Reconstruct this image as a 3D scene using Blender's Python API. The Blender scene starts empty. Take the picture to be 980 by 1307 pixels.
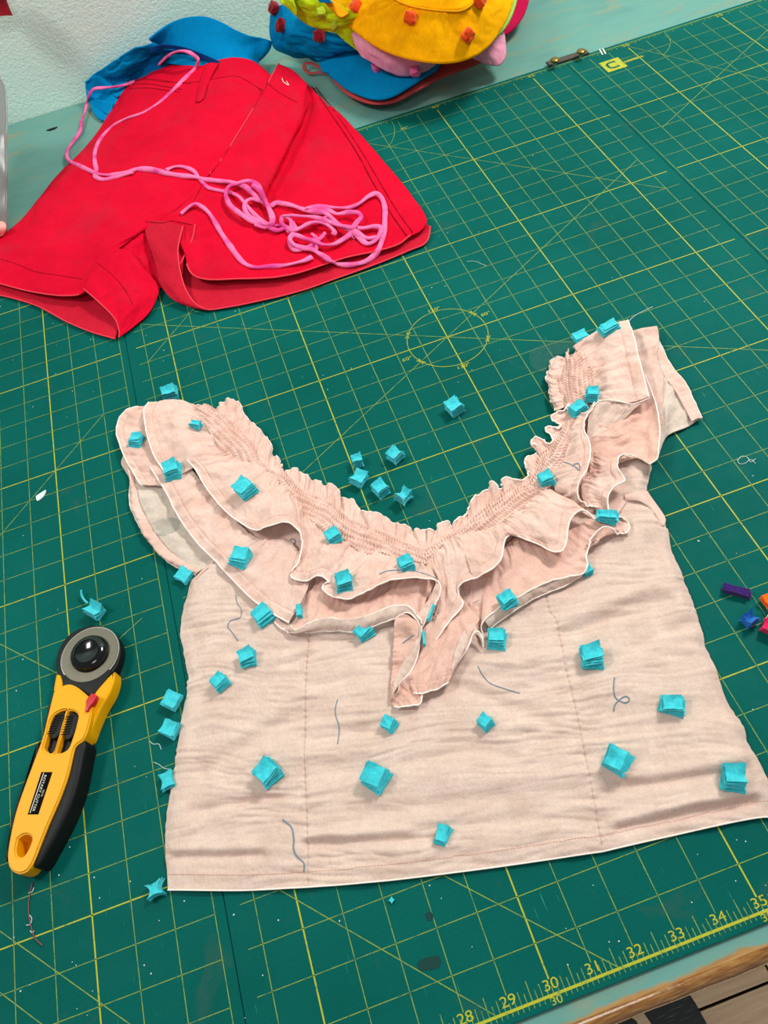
import bpy, bmesh, math, random
import numpy as np
from mathutils import Vector, Matrix
from mathutils.bvhtree import BVHTree

# ------------------------------------------------------------------ camera, world, lights, exposure
S = 0.0254                       # the mat is ruled in inches; one scene unit is a metre
F_PX = 979.06
CAM = np.array([29.06068, -0.35457, 20.05614])           # inches, z=0 is the top of the mat
ROT = np.array([[0.9415394537713639, -0.303601674889316, -0.14604615707462731],
                [-0.3322297377590995, -0.7647537713964243, -0.5520643716830028],
                [0.05591831846885785, 0.5683112634266813, -0.8209113530218797]])
scn = bpy.context.scene
COL = scn.collection
cam_d = bpy.data.cameras.new('camera'); cam = bpy.data.objects.new('camera', cam_d); COL.objects.link(cam)
cam_d.sensor_fit = 'HORIZONTAL'; cam_d.sensor_width = 36.0; cam_d.lens = F_PX / 980 * 36
cam_d.clip_start = 0.01; cam_d.clip_end = 30
M3 = Matrix([[ROT[0][i], -ROT[1][i], -ROT[2][i]] for i in range(3)])
cam.matrix_world = Matrix.Translation(Vector(CAM * S)) @ M3.to_4x4()
scn.camera = cam

wd = bpy.data.worlds.new('world'); scn.world = wd; wd.use_nodes = True
wd.node_tree.nodes['Background'].inputs[0].default_value = (0.93, 0.97, 1.0, 1)
wd.node_tree.nodes['Background'].inputs[1].default_value = 0.28

def area(name, loc, target, size, energy, col=(1, 1, 1), sy=None):
    d = bpy.data.lights.new(name, 'AREA'); d.shape = 'RECTANGLE'; d.size = size; d.size_y = sy or size
    d.energy = energy; d.color = col
    o = bpy.data.objects.new(name, d); COL.objects.link(o)
    o.location = loc
    o.rotation_euler = (Vector(target) - Vector(loc)).to_track_quat('-Z', 'Y').to_euler()
    return o
# two ceiling lamps of the sewing room, plus added fills for floor and wall
area('ceiling_or_fill_light', (1.80, 0.80, 1.30), (0.95, 0.55, 0), 0.40, 24, (1.0, 0.985, 0.95), 0.25)
fl_ = area('ceiling_or_fill_light', (1.25, -1.15, 1.5), (1.35, -0.75, -0.9), 0.5, 5, (1.0, 0.985, 0.95), 0.4); fl_.data.spread = math.radians(50)  # added fill, only there to brighten the floor past the table edge
area('ceiling_or_fill_light', (-0.15, 0.62, 1.45), (0.75, 0.55, 0), 0.35, 13, (1.0, 0.985, 0.95), 0.3)
wl_ = area('ceiling_or_fill_light', (0.75, -0.75, 1.6), (0.45, 1.19, 0.30), 0.6, 2.6, (0.97, 1.0, 0.97), 0.4); wl_.data.spread = math.radians(95)  # added fill from the camera side, aimed at the back wall
scn.view_settings.view_transform = 'Standard'
scn.view_settings.look = 'None'
scn.view_settings.exposure = -0.14
scn.view_settings.gamma = 1.0
scn.view_settings.use_curve_mapping = False

# ------------------------------------------------------------------ helpers
def U(px, py, z=0.0):
    """photo pixel -> world point (metres) on the plane at height z (metres)"""
    d = ROT.T @ np.array([(px - 490) / F_PX, (py - 653.5) / F_PX, 1.0])
    t = (z / S - CAM[2]) / d[2]
    return (CAM + t * d) * S
def Um(p):            # (px, py, z in mm)
    return U(p[0], p[1], p[2] * 1e-3)
def Uy(px, py, yin):  # pixel -> world point on the upright plane y = yin inches
    d = ROT.T @ np.array([(px - 490) / F_PX, (py - 653.5) / F_PX, 1.0])
    t = (yin - CAM[1]) / d[1]
    return (CAM + t * d) * S
def ray(px, py):
    d = ROT.T @ np.array([(px - 490) / F_PX, (py - 653.5) / F_PX, 1.0])
    return Vector(CAM * S), Vector(d).normalized()
def lin(c):
    c = [v / 255 for v in c]
    return tuple(v / 12.92 if v <= 0.04045 else ((v + 0.055) / 1.055) ** 2.4 for v in c) + (1.0,)

rs = np.random.RandomState(7)
_perm = rs.permutation(512)
_ga = rs.rand(512) * 2 * math.pi
_gx, _gy = np.cos(_ga), np.sin(_ga)
def gn(x, y, seed=0):
    x = np.asarray(x, float) + seed * 17.37; y = np.asarray(y, float) + seed * 9.71
    xi = np.floor(x).astype(int); yi = np.floor(y).astype(int); xf = x - xi; yf = y - yi
    def g(ix, iy, fx, fy):
        h = _perm[(_perm[ix & 511] + iy) & 511]
        return _gx[h] * fx + _gy[h] * fy
    u = xf ** 3 * (xf * (xf * 6 - 15) + 10); v = yf ** 3 * (yf * (yf * 6 - 15) + 10)
    a = g(xi, yi, xf, yf); b = g(xi + 1, yi, xf - 1, yf); c = g(xi, yi + 1, xf, yf - 1); d = g(xi + 1, yi + 1, xf - 1, yf - 1)
    return ((a + u * (b - a)) * (1 - v) + (c + u * (d - c)) * v) * 1.6
def sstep(a, b, x):
    t = np.clip((x - a) / (b - a), 0, 1); return t * t * (3 - 2 * t)

def crom(P, n):
    """resample polyline P (m,3) to n points by arc length along a Catmull-Rom curve"""
    P = np.asarray(P, float); m = len(P)
    if m == 2:
        t = np.linspace(0, 1, n)[:, None]; return P[0] * (1 - t) + P[1] * t
    E = np.vstack([2 * P[0] - P[1], P, 2 * P[-1] - P[-2]])
    out = []
    K = 12
    for i in range(m - 1):
        p0, p1, p2, p3 = E[i:i + 4]
        d1 = max(np.linalg.norm(p1 - p0), 1e-9) ** .5; d2 = max(np.linalg.norm(p2 - p1), 1e-9) ** .5; d3 = max(np.linalg.norm(p3 - p2), 1e-9) ** .5
        m1 = (p2 - p1) + d2 * ((p1 - p0) / d1 - (p2 - p0) / (d1 + d2)) 
        m2 = (p2 - p1) + d2 * ((p3 - p2) / d3 - (p3 - p1) / (d2 + d3))
        t = np.linspace(0, 1, K, endpoint=False)[:, None]
        out.append((2 * t ** 3 - 3 * t ** 2 + 1) * p1 + (t ** 3 - 2 * t ** 2 + t) * m1 + (-2 * t ** 3 + 3 * t ** 2) * p2 + (t ** 3 - t ** 2) * m2)
    out.append(P[-1][None]); Q = np.vstack(out)
    L = np.r_[0, np.cumsum(np.linalg.norm(np.diff(Q, axis=0), axis=1))]
    s = np.linspace(0, L[-1], n)
    return np.stack([np.interp(s, L, Q[:, k]) for k in range(3)], 1)

def mesh_obj(name, V, Fc, mat, parent=None, smooth=True, uv=None):
    me = bpy.data.meshes.new(name); me.from_pydata([tuple(v) for v in V], [], [tuple(f) for f in Fc]); 
    if smooth: me.polygons.foreach_set('use_smooth', [True] * len(me.polygons))
    if uv is not None:
        l = me.uv_layers.new(name='UVMap'); vi = np.zeros(len(me.loops), int); me.loops.foreach_get('vertex_index', vi)
        l.data.foreach_set('uv', np.asarray(uv, float)[vi].ravel())
    me.update()
    o = bpy.data.objects.new(name, me); COL.objects.link(o)
    if mat is not None: me.materials.append(mat)
    if parent is not None: o.parent = parent
    return o
def grid_faces(nv, nu, off=0):
    i = np.arange(nv - 1)[:, None] * nu + np.arange(nu - 1)[None]
    return (np.stack([i, i + 1, i + 1 + nu, i + nu], -1).reshape(-1, 4) + off)
def empty(name, loc=(0, 0, 0)):
    o = bpy.data.objects.new(name, None); COL.objects.link(o); o.location = loc; o.empty_display_size = 0.02; return o
def tag(o, label, cat, group=None, kind=None):
    if label: o['label'] = label
    if cat: o['category'] = cat
    if group: o['group'] = group
    if kind: o['kind'] = kind
    return o
def keep(o, parent):
    """parent without moving: children here are modelled in world space"""
    bpy.context.view_layer.update()
    o.parent = parent; o.matrix_parent_inverse = Matrix.Translation(-Vector(parent.location))
    return o

SURF = []       # (verts, faces) of every cloth surface, for laying things on it
def normals(G):
    du = np.gradient(G, axis=1); dv = np.gradient(G, axis=0)
    n = np.cross(du, dv); n /= (np.linalg.norm(n, axis=2, keepdims=True) + 1e-12)
    n[n[..., 2] < 0] *= -1
    return n
def loft_grid(rows, nu, nv):
    R_ = np.stack([crom([Um(p) for p in r], nu) for r in rows])       # (m, nu, 3)
    m = len(rows)
    G = np.zeros((nv, nu, 3))
    for j in range(nu):
        G[:, j] = crom(R_[:, j], nv)
    return G
def arcs(G, axis):
    d = np.linalg.norm(np.diff(G, axis=axis), axis=2)
    z = np.zeros_like(G[..., 0])
    if axis == 0: z[1:] = np.cumsum(d, 0)
    else: z[:, 1:] = np.cumsum(d, 1)
    return z

# ------------------------------------------------------------------ materials
def mat_new(name, col, rough=0.8, spec=0.3, metal=0.0):
    m = bpy.data.materials.new(name); m.use_nodes = True
    b = m.node_tree.nodes['Principled BSDF']
    b.inputs['Base Color'].default_value = col if len(col) == 4 else lin(col)
    b.inputs['Roughness'].default_value = rough; b.inputs['Specular IOR Level'].default_value = spec
    b.inputs['Metallic'].default_value = metal
    return m
def nd(m, t, **kw):
    n = m.node_tree.nodes.new(t)
    for k, v in kw.items():
        if k.startswith('i_'): n.inputs[k[2:].replace('_', ' ')].default_value = v
        else: setattr(n, k, v)
    return n
def lk(m, a, b): m.node_tree.links.new(a, b)
def tex_coord(m, scale=(1, 1, 1), rot=(0, 0, 0)):
    tc = nd(m, 'ShaderNodeTexCoord'); mp = nd(m, 'ShaderNodeMapping')
    mp.inputs['Scale'].default_value = scale; mp.inputs['Rotation'].default_value = rot
    lk(m, tc.outputs['Object'], mp.inputs[0]); return mp.outputs[0]
def noise(m, vec, scale, detail=3, rough=0.6, dist=0):
    n = nd(m, 'ShaderNodeTexNoise'); n.inputs['Scale'].default_value = scale; n.inputs['Detail'].default_value = detail
    n.inputs['Roughness'].default_value = rough; n.inputs['Distortion'].default_value = dist
    lk(m, vec, n.inputs['Vector']); return n.outputs['Fac']
def ramp(m, fac, stops):
    r = nd(m, 'ShaderNodeValToRGB'); e = r.color_ramp.elements
    while len(e) < len(stops): e.new(0.5)
    for k, (p, c) in enumerate(stops):
        e[k].position = p; e[k].color = c if len(c) == 4 else lin(c)
    lk(m, fac, r.inputs[0]); return r.outputs[0]
def mix(m, fac, a, b, mode='MIX'):
    x = nd(m, 'ShaderNodeMix', data_type='RGBA', blend_type=mode)
    for s, v in ((0, fac), (6, a), (7, b)):
        if hasattr(v, 'links'): lk(m, v, x.inputs[s])
        else: x.inputs[s].default_value = v if s == 0 else (v if len(v) == 4 else lin(v))
    return x.outputs[2]
def bump(m, h, strength, dist, prev=None):
    b = nd(m, 'ShaderNodeBump'); b.inputs['Strength'].default_value = strength; b.inputs['Distance'].default_value = dist
    lk(m, h, b.inputs['Height'])
    if prev: lk(m, prev, b.inputs['Normal'])
    return b.outputs[0]
def bsdf(m): return m.node_tree.nodes['Principled BSDF']

def cloth_mat(name, c1, c2, weave=2600, wstr=0.35, blot=60, rough=0.9, fleck=None, sheen=0.0, rot=0.3):
    m = mat_new(name, c1, rough, 0.05); b = bsdf(m)
    v = tex_coord(m, rot=(0, 0, rot))
    col = ramp(m, noise(m, v, blot, 4, 0.6), [(0.3, c1), (0.7, c2)])
    va = tex_coord(m, (weave, weave * .18, weave * .18), (0, 0, rot)); vb = tex_coord(m, (weave * .18, weave, weave * .18), (0, 0, rot))
    na = noise(m, va, 0.5, 1); nb = noise(m, vb, 0.5, 1)
    ad = nd(m, 'ShaderNodeMath', operation='ADD'); lk(m, na, ad.inputs[0]); lk(m, nb, ad.inputs[1])
    hv = nd(m, 'ShaderNodeMapRange'); lk(m, ad.outputs[0], hv.inputs[0]); hv.inputs[1].default_value = 0.6; hv.inputs[2].default_value = 1.4
    hv.inputs[3].default_value = 0.90; hv.inputs[4].default_value = 1.08
    cm = nd(m, 'ShaderNodeVectorMath', operation='SCALE'); lk(m, col, cm.inputs[0]); lk(m, hv.outputs[0], cm.inputs['Scale'])
    out = cm.outputs[0]
    if fleck:
        f = ramp(m, noise(m, v, 16, 3, 0.6, 0.6), [(0.50, (0, 0, 0, 1)), (0.78, (.8, .8, .8, 1))])
        out = mix(m, f, out, fleck)
    lk(m, out, b.inputs['Base Color'])
    n1 = bump(m, ad.outputs[0], wstr, 0.0004)
    n2 = bump(m, noise(m, v, 260, 3), 0.35, 0.0008, n1)
    lk(m, n2, b.inputs['Normal'])
    if sheen:
        b.inputs['Sheen Weight'].default_value = sheen
    return m

M = {}
M['blouse'] = cloth_mat('peach_cotton', (225, 199, 185), (213, 183, 168), fleck=None)
M['frill'] = cloth_mat('peach_cotton_frill', (232, 200, 187), (220, 178, 162))
M['frill_bounce'] = cloth_mat('peach_cotton_bounce_tint', (230, 188, 173), (217, 171, 154))  # pinker copy of the frill cotton; light bouncing in folds put into colour
M['inside'] = cloth_mat('peach_cotton_inside', (220, 202, 189), (206, 187, 172))
M['edge'] = mat_new('serged_edge_thread', (255, 240, 230), 0.9, 0.1)
M['stitch'] = mat_new('peach_thread', (214, 160, 142), 0.9, 0.1)
M['red'] = cloth_mat('red_twill', (220, 12, 46), (206, 8, 42), 1900, 0.5, 14, fleck=(190, 30, 52), rot=0.9)
M['redhem'] = cloth_mat('red_twill_hem', (204, 32, 54), (188, 24, 46), 1900, 0.5, 20, rot=0.9)
M['redseam'] = mat_new('red_seam_thread', (140, 4, 22), 0.9, 0.1)
M['redlight'] = mat_new('worn_red_edge', (235, 70, 85), 0.9, 0.1)
M['blue'] = cloth_mat('blue_cotton', (0, 134, 190), (0, 122, 178), 1500, 0.3, 20)
M['bluedark'] = cloth_mat('navy_lining', (14, 60, 120), (10, 48, 100), 1500, 0.3, 20)
M['bluelining'] = cloth_mat('blue_lining', (0, 104, 164), (0, 84, 142), 1500, 0.3, 20)
M['lime'] = cloth_mat('lime_cotton', (186, 200, 22), (160, 178, 18), 1500, 0.3, 40)
M['pinkhat'] = cloth_mat('pale_pink_cotton', (238, 160, 182), (226, 146, 170), 1200, 0.3, 40)
M['yellowhat'] = cloth_mat('yellow_cotton', (250, 178, 4), (240, 160, 4), 1200, 0.3, 40)
M['crimson'] = cloth_mat('crimson_cotton', (200, 24, 78), (188, 18, 68), 1200, 0.2, 40)
M['lightgreen'] = cloth_mat('light_green_cotton', (168, 205, 96), (150, 190, 84), 1200, 0.2, 40)
M['brickred'] = cloth_mat('brick_red_cotton', (205, 84, 84), (186, 70, 72), 1200, 0.2, 40)
M['mustard'] = cloth_mat('mustard_cotton', (230, 160, 20), (214, 146, 14), 1200, 0.2, 40)

def tissue(name, a, b_):
    m = mat_new(name, a, 0.85, 0.15); v = tex_coord(m)
    lk(m, ramp(m, noise(m, v, 380, 3), [(0.3, a), (0.7, b_)]), bsdf(m).inputs['Base Color'])
    lk(m, bump(m, noise(m, v, 1500, 3), 0.6, 0.0004), bsdf(m).inputs['Normal'])
    bsdf(m).inputs['Sheen Weight'].default_value = 0.2
    return m
M['teal'] = tissue('turquoise_felt', (78, 210, 218), (44, 188, 202))
M['purple'] = tissue('purple_felt', (62, 22, 110), (44, 14, 84))
M['azure'] = tissue('blue_felt', (16, 120, 206), (6, 92, 176))
M['orange'] = tissue('orange_felt', (255, 120, 20), (244, 98, 12))
M['pinkfelt'] = tissue('hot_pink_felt', (232, 30, 96), (214, 20, 84))
M['darkred'] = tissue('dark_red_felt', (150, 10, 28), (116, 6, 20))
M['orangered'] = tissue('orange_red_felt', (246, 88, 12), (228, 66, 6))
M['rosefelt'] = tissue('rose_felt', (236, 110, 168), (222, 90, 150))
M['limefelt'] = tissue('lime_felt', (182, 196, 40), (160, 178, 30))

# pink dyed jersey cord
m = mat_new('pink_jersey', (240, 110, 178), 0.85, 0.15); v = tex_coord(m)
lk(m, ramp(m, noise(m, v, 38, 3, 0.5), [(0.46, (240, 118, 170)), (0.66, (214, 64, 138))]), bsdf(m).inputs['Base Color'])
lk(m, bump(m, noise(m, v, 900, 2), 0.4, 0.0005), bsdf(m).inputs['Normal'])
M['cord'] = m

# cutting mat
m = mat_new('green_mat_vinyl', (26, 116, 100), 0.5, 0.04); v = tex_coord(m)
base = ramp(m, noise(m, v, 5, 4), [(0.3, (3, 83, 75)), (0.7, (7, 96, 88))])
sm = ramp(m, noise(m, v, 22, 5, 0.62, 0.8), [(0.62, (0, 0, 0, 1)), (0.80, (1, 1, 1, 1))])
base = mix(m, sm, base, (44, 86, 78))
va = tex_coord(m, (60, 900, 1), (0, 0, 0.9)); vb = tex_coord(m, (900, 50, 1), (0, 0, 0.5)); vc = tex_coord(m, (700, 30, 1), (0, 0, -0.7))
sc1 = ramp(m, noise(m, va, 1, 2, 0.5), [(0.71, (0, 0, 0, 1)), (0.76, (1, 1, 1, 1))])
base = mix(m, sc1, base, (16, 88, 78))
sc2 = ramp(m, noise(m, vb, 1, 2, 0.5), [(0.72, (0, 0, 0, 1)), (0.77, (1, 1, 1, 1))])
base = mix(m, sc2, base, (52, 132, 118))
sc3 = ramp(m, noise(m, vc, 1, 2, 0.5), [(0.73, (0, 0, 0, 1)), (0.77, (1, 1, 1, 1))])
base = mix(m, sc3, base, (14, 84, 76))
fine = ramp(m, noise(m, v, 900, 3, 0.7), [(0.3, (0.86, 0.86, 0.86, 1)), (0.7, (1.1, 1.1, 1.1, 1))])
base = mix(m, 1.0, base, fine, 'MULTIPLY')
lk(m, base, bsdf(m).inputs['Base Color'])
lk(m, ramp(m, noise(m, v, 60, 4), [(0.3, (0.5,) * 3 + (1,)), (0.7, (0.7,) * 3 + (1,))]), bsdf(m).inputs['Roughness'])
lk(m, bump(m, noise(m, v, 1500, 2), 0.25, 0.0002), bsdf(m).inputs['Normal'])
M['mat'] = m
def print_mat(name, c, lo, hi):
    m = mat_new(name, c, 0.6, 0.3); v = tex_coord(m)
    f = ramp(m, noise(m, v, 130, 5, 0.75), [(lo, (0, 0, 0, 1)), (hi, (1, 1, 1, 1))])
    lk(m, mix(m, f, (8, 98, 86), c), bsdf(m).inputs['Base Color']); return m
M['print'] = print_mat('yellow_ruling_print', (176, 176, 40), 0.28, 0.46)
M['printfine'] = print_mat('thin_yellow_ruling_print', (128, 152, 62), 0.30, 0.52)
M['matcut'] = mat_new('knife_cut', (8, 50, 44), 0.8, 0.1)

# painted table
m = mat_new('worn_teal_paint', (120, 180, 165), 0.45, 0.4)
v = tex_coord(m, (1.0, 3.0, 1.0)); v1 = tex_coord(m)
base = ramp(m, noise(m, v, 9, 5, 0.6), [(0.30, (112, 150, 136)), (0.5, (100, 152, 142)), (0.75, (90, 140, 132))])
wear = ramp(m, noise(m, v, 14, 5, 0.62, 0.4), [(0.54, (0, 0, 0, 1)), (0.74, (1, 1, 1, 1))])
base = mix(m, wear, base, (142, 144, 114))
sep = nd(m, 'ShaderNodeSeparateXYZ'); lk(m, v1, sep.inputs[0])
nn = noise(m, v1, 34, 3)
ma = nd(m, 'ShaderNodeMath', operation='MULTIPLY_ADD'); lk(m, nn, ma.inputs[0]); ma.inputs[1].default_value = 0.009; lk(m, sep.outputs['Y'], ma.inputs[2])
mr = nd(m, 'ShaderNodeMapRange'); lk(m, ma.outputs[0], mr.inputs[0]); mr.inputs[1].default_value = -0.0108; mr.inputs[2].default_value = -0.0088; mr.inputs[3].default_value = 1; mr.inputs[4].default_value = 0
vw = tex_coord(m, (1, 14, 1)); wood = ramp(m, noise(m, vw, 30, 5), [(0.3, (150, 104, 52)), (0.7, (186, 142, 84))])
base = mix(m, mr.outputs[0], base, wood)
sc = ramp(m, noise(m, tex_coord(m, (40, 700, 1), (0, 0, 0.25)), 1, 2), [(0.73, (0, 0, 0, 1)), (0.77, (1, 1, 1, 1))])
base = mix(m, sc, base, (96, 140, 126))
lk(m, base, bsdf(m).inputs['Base Color'])
lk(m, bump(m, noise(m, v, 120, 4), 0.2, 0.0006), bsdf(m).inputs['Normal'])
M['table'] = m
m = mat_new('varnished_bare_wood', (160, 104, 46), 0.16, 0.7); vw = tex_coord(m, (2, 20, 20))
lk(m, ramp(m, noise(m, vw, 40, 5, 0.6), [(0.3, (110, 66, 24)), (0.5, (158, 104, 44)), (0.75, (196, 150, 84))]), bsdf(m).inputs['Base Color'])
lk(m, bump(m, noise(m, tex_coord(m), 120, 3), 0.25, 0.001), bsdf(m).inputs['Normal'])
bsdf(m).inputs['Coat Weight'].default_value = 0.8; bsdf(m).inputs['Coat Roughness'].default_value = 0.08
M['edgewood'] = m
# wall
m = mat_new('textured_wall_paint', (205, 222, 212), 0.7, 0.2); v = tex_coord(m)
lk(m, ramp(m, noise(m, v, 8, 3), [(0.3, (216, 244, 230)), (0.7, (223, 250, 237))]), bsdf(m).inputs['Base Color'])
n1 = bump(m, noise(m, v, 210, 4, 0.6, 0.3), 0.6, 0.0016)
lk(m, bump(m, noise(m, v, 420, 2), 0.3, 0.001, n1), bsdf(m).inputs['Normal'])
M['wall'] = m
def wood(name, cs, rot=0.0):
    m = mat_new(name, cs[0], 0.5, 0.3); v = tex_coord(m, (1, 16, 1), (0, 0, rot))
    c = ramp(m, noise(m, v, 9, 6, 0.65, 0.3), [(0.25, cs[0]), (0.5, cs[1]), (0.75, cs[2])])
    lk(m, c, bsdf(m).inputs['Base Color']); lk(m, bump(m, noise(m, v, 30, 3), 0.2, 0.001), bsdf(m).inputs['Normal']); return m
M['plank'] = wood('brown_plank', [(166, 136, 106), (184, 154, 122), (200, 172, 138)], 0)
m = mat_new('black_plank', (26, 28, 30), 0.6, 0.3)
st = ramp(m, noise(m, tex_coord(m, (30, 700, 1)), 1, 2), [(0.62, (22, 24, 26)), (0.74, (92, 96, 96))])
lk(m, st, bsdf(m).inputs['Base Color']); M['plankblack'] = m
# plastics and metals
M['cutyellow'] = mat_new('yellow_plastic', (236, 166, 0), 0.42, 0.22)
M['cutblack'] = mat_new('black_rubber', (14, 14, 15), 0.55, 0.3)
M['hubblack'] = mat_new('glossy_black_plastic', (6, 6, 7), 0.12, 0.6)
m = mat_new('satin_blade_steel', (112, 106, 92), 0.42, 0.5, 0.55); M['blade'] = m
M['bladerim'] = mat_new('sharpened_steel_rim', (176, 172, 160), 0.3, 0.6, 0.6)
M['redbtn'] = mat_new('red_plastic', (200, 20, 40), 0.35, 0.5)
M['stick'] = mat_new('black_sticker', (14, 12, 10), 0.7, 0.05)
M['white'] = mat_new('white_print', (225, 222, 210), 0.7, 0.2)
M['clipbrown'] = mat_new('grey_brown_metal_bar', (84, 72, 64), 0.5, 0.4, 0.3)
M['brass'] = mat_new('aged_brass', (150, 116, 52), 0.32, 0.6, 0.8)
M['steel'] = mat_new('steel', (190, 190, 186), 0.25, 0.6, 0.9)
M['thread'] = mat_new('blue_grey_thread', (128, 150, 164), 0.9, 0.1)
M['thread2'] = mat_new('faint_blue_thread', (126, 156, 170), 0.9, 0.1)
M['brownthread'] = mat_new('brown_thread', (128, 88, 80), 0.9, 0.1)
M['lint'] = mat_new('white_lint', (214, 226, 224), 0.9, 0.1)
M['buttonhole'] = mat_new('white_buttonhole_thread', (238, 214, 204), 0.9, 0.1)
M['tealthread'] = mat_new('turquoise_thread', (40, 190, 205), 0.9, 0.1)
m = mat_new('clear_plastic', (70, 120, 110), 0.12, 0.5); bsdf(m).inputs['Alpha'].default_value = 0.16
bsdf(m).inputs['Roughness'].default_value = .3; bsdf(m).inputs['Alpha'].default_value = 0.10
M['clear'] = m
m = mat_new('milky_plastic_film', (150, 150, 146), 0.3, 0.5); bsdf(m).inputs['Transmission Weight'].default_value = 0.35; M['film'] = m
M['pinkskin'] = mat_new('pale_pink_felt', (240, 168, 160), 0.8, 0.2)
M['knot'] = mat_new('dark_knot', (18, 18, 18), 0.8, 0.2)

# ------------------------------------------------------------------ more geometry helpers
def cloth(name, rows, nu, nv, mat, parent, wr=0.5, wscale=(28, 28), seed=1, thick=0.5, hem=None, fn=None, taper=True, reg=True, stitch=None, edge=None, fine=0.18, emat=None):
    """cloth patch lofted through rows of (px, py, mm) with wrinkle displacement (mm)."""
    G = loft_grid(rows, nu, nv)
    au = arcs(G, 1).mean(0)[None, :] * 1000 * np.ones((nv, 1)); av = arcs(G, 0) * 1000
    N = normals(G)
    d = wr * gn(au / wscale[0], av / wscale[1], seed) + wr * .45 * gn(au / wscale[0] * 2.3, av / wscale[1] * 2.1, seed + 3)
    d = d + fine * gn(au / 3.2, av / 3.0, seed + 5)
    if taper:
        W = sstep(0, 5, av) * sstep(0, 5, av[-1][None] - av) * sstep(0, 4, au) * sstep(0, 4, au[:, -1:] - au)
        d = d * (0.25 + 0.75 * W)
    if fn is not None: d = d + fn(G, au, av)
    if hem:                                         # a turned-up band along the last row, a little thicker, puckered
        dist = av[-1][None] - av
        band = 1 - sstep(hem - .5, hem + .5, dist)
        d = d + band * (0.55 + 0.22 * gn(au / 2.6, dist / 9, seed + 9)) - 0.5 * np.exp(-((dist - hem) / .8) ** 2)
    G = G + N * (d * 1e-3)[..., None]
    G[..., 2] = np.maximum(G[..., 2], 0.0006)
    V = G.reshape(-1, 3); Fc = grid_faces(nv, nu)
    uv = np.stack([au, av], -1).reshape(-1, 2) * 1e-3
    o = mesh_obj(name, V, Fc, mat, None, uv=uv)
    n = normals(G).reshape(-1, 3)
    md = o.modifiers.new('thickness', 'SOLIDIFY'); md.thickness = thick * 1e-3; md.offset = 0
    if reg: SURF.append((V.copy(), Fc.copy()))
    if parent is not None: keep(o, parent)
    if stitch:                                      # running stitches at a distance from the last row
        dist = av[-1][None] - av
        pts = []
        for j in range(nu):
            k = int(np.argmin(np.abs(dist[:, j] - stitch))); pts.append(G[k, j] + N[k, j] * (thick * .5 + .12) * 1e-3)
        dashes('stitching', np.array(pts), 2.6, 1.7, 0.42, emat or M['stitch'], o)
    if edge:
        tube('hem_edge', G[-1] + np.array([0, 0, .1e-3]), edge, M['edge'] if emat is None else emat, o)
    return o, G
def tube(name, P, r_mm, mat, parent=None, flat=1.0, sides=6, n=None, link=True, taper=False, twist=None, joinlist=None, upz=None):
    P = np.asarray(P, float)
    if n: P = crom(P, n)
    T = np.gradient(P, axis=0); T /= (np.linalg.norm(T, axis=1, keepdims=True) + 1e-12)
    up = np.array([0, 0, 1.0]) if upz is None else np.array(upz, float)
    A = np.cross(T, up); la = np.linalg.norm(A, axis=1, keepdims=True); A = np.where(la < 1e-3, np.array([[1.0, 0, 0]]), A / (la + 1e-12)); A /= np.linalg.norm(A, axis=1, keepdims=True)
    B = np.cross(A, T)
    r = np.full(len(P), r_mm * 1e-3) if np.isscalar(r_mm) else np.asarray(r_mm) * 1e-3
    if twist is not None:
        c, s = np.cos(twist)[:, None], np.sin(twist)[:, None]; A, B = A * c + B * s, B * c - A * s
    V = []
    for k in range(sides):
        a = 2 * math.pi * k / sides
        V.append(P + A * (r * math.cos(a))[:, None] + B * (r * flat * math.sin(a))[:, None])
    V = np.stack(V, 1).reshape(-1, 3)
    m_ = len(P); Fc = []
    for i in range(m_ - 1):
        for k in range(sides):
            Fc.append((i * sides + k, i * sides + (k + 1) % sides, (i + 1) * sides + (k + 1) % sides, (i + 1) * sides + k))
    Fc.append(tuple(range(sides))[::-1]); Fc.append(tuple((m_ - 1) * sides + k for k in range(sides)))
    if joinlist is not None:
        joinlist.append((V, Fc)); return None
    o = mesh_obj(name, V, Fc, mat)
    if parent is not None: attach(o, parent)
    return o
def attach(o, parent):
    """child modelled in world space of a parent that may itself have a parent chain"""
    bpy.context.view_layer.update()
    o.parent = parent; o.matrix_parent_inverse = parent.matrix_world.inverted()
def joined(name, parts, mat, parent=None, smooth=True):
    V = []; Fc = []; off = 0
    for v, f in parts:
        V.append(np.asarray(v)); Fc += [tuple(int(i) + off for i in q) for q in f]; off += len(v)
    o = mesh_obj(name, np.vstack(V), Fc, mat, smooth=smooth)
    if parent is not None: attach(o, parent)
    return o
BOXF = [(0, 1, 2, 3), (7, 6, 5, 4), (0, 4, 5, 1), (1, 5, 6, 2), (2, 6, 7, 3), (3, 7, 4, 0)]
def dashes(name, P, pitch, ln, w, mat, parent):
    P = np.asarray(P); L = np.r_[0, np.cumsum(np.linalg.norm(np.diff(P, axis=0), axis=1))] * 1000
    if L[-1] < pitch * 2: return None
    parts = []
    at = lambda s: np.array([np.interp(s, L, P[:, k]) for k in range(3)])
    s = pitch * .5
    while s + ln < L[-1]:
        a, b = at(s), at(s + ln); t = b - a; t /= np.linalg.norm(t) + 1e-12; sd = np.cross(t, [0, 0, 1]) * w * .5e-3; u = np.array([0, 0, w * .35e-3])
        parts.append(([a - sd - u, a + sd - u, a + sd + u, a - sd + u, b - sd - u, b + sd - u, b + sd + u, b - sd + u], BOXF)); s += pitch
    o = joined(name, parts, mat, parent, smooth=False); o['kind'] = 'stuff'; return o
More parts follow.
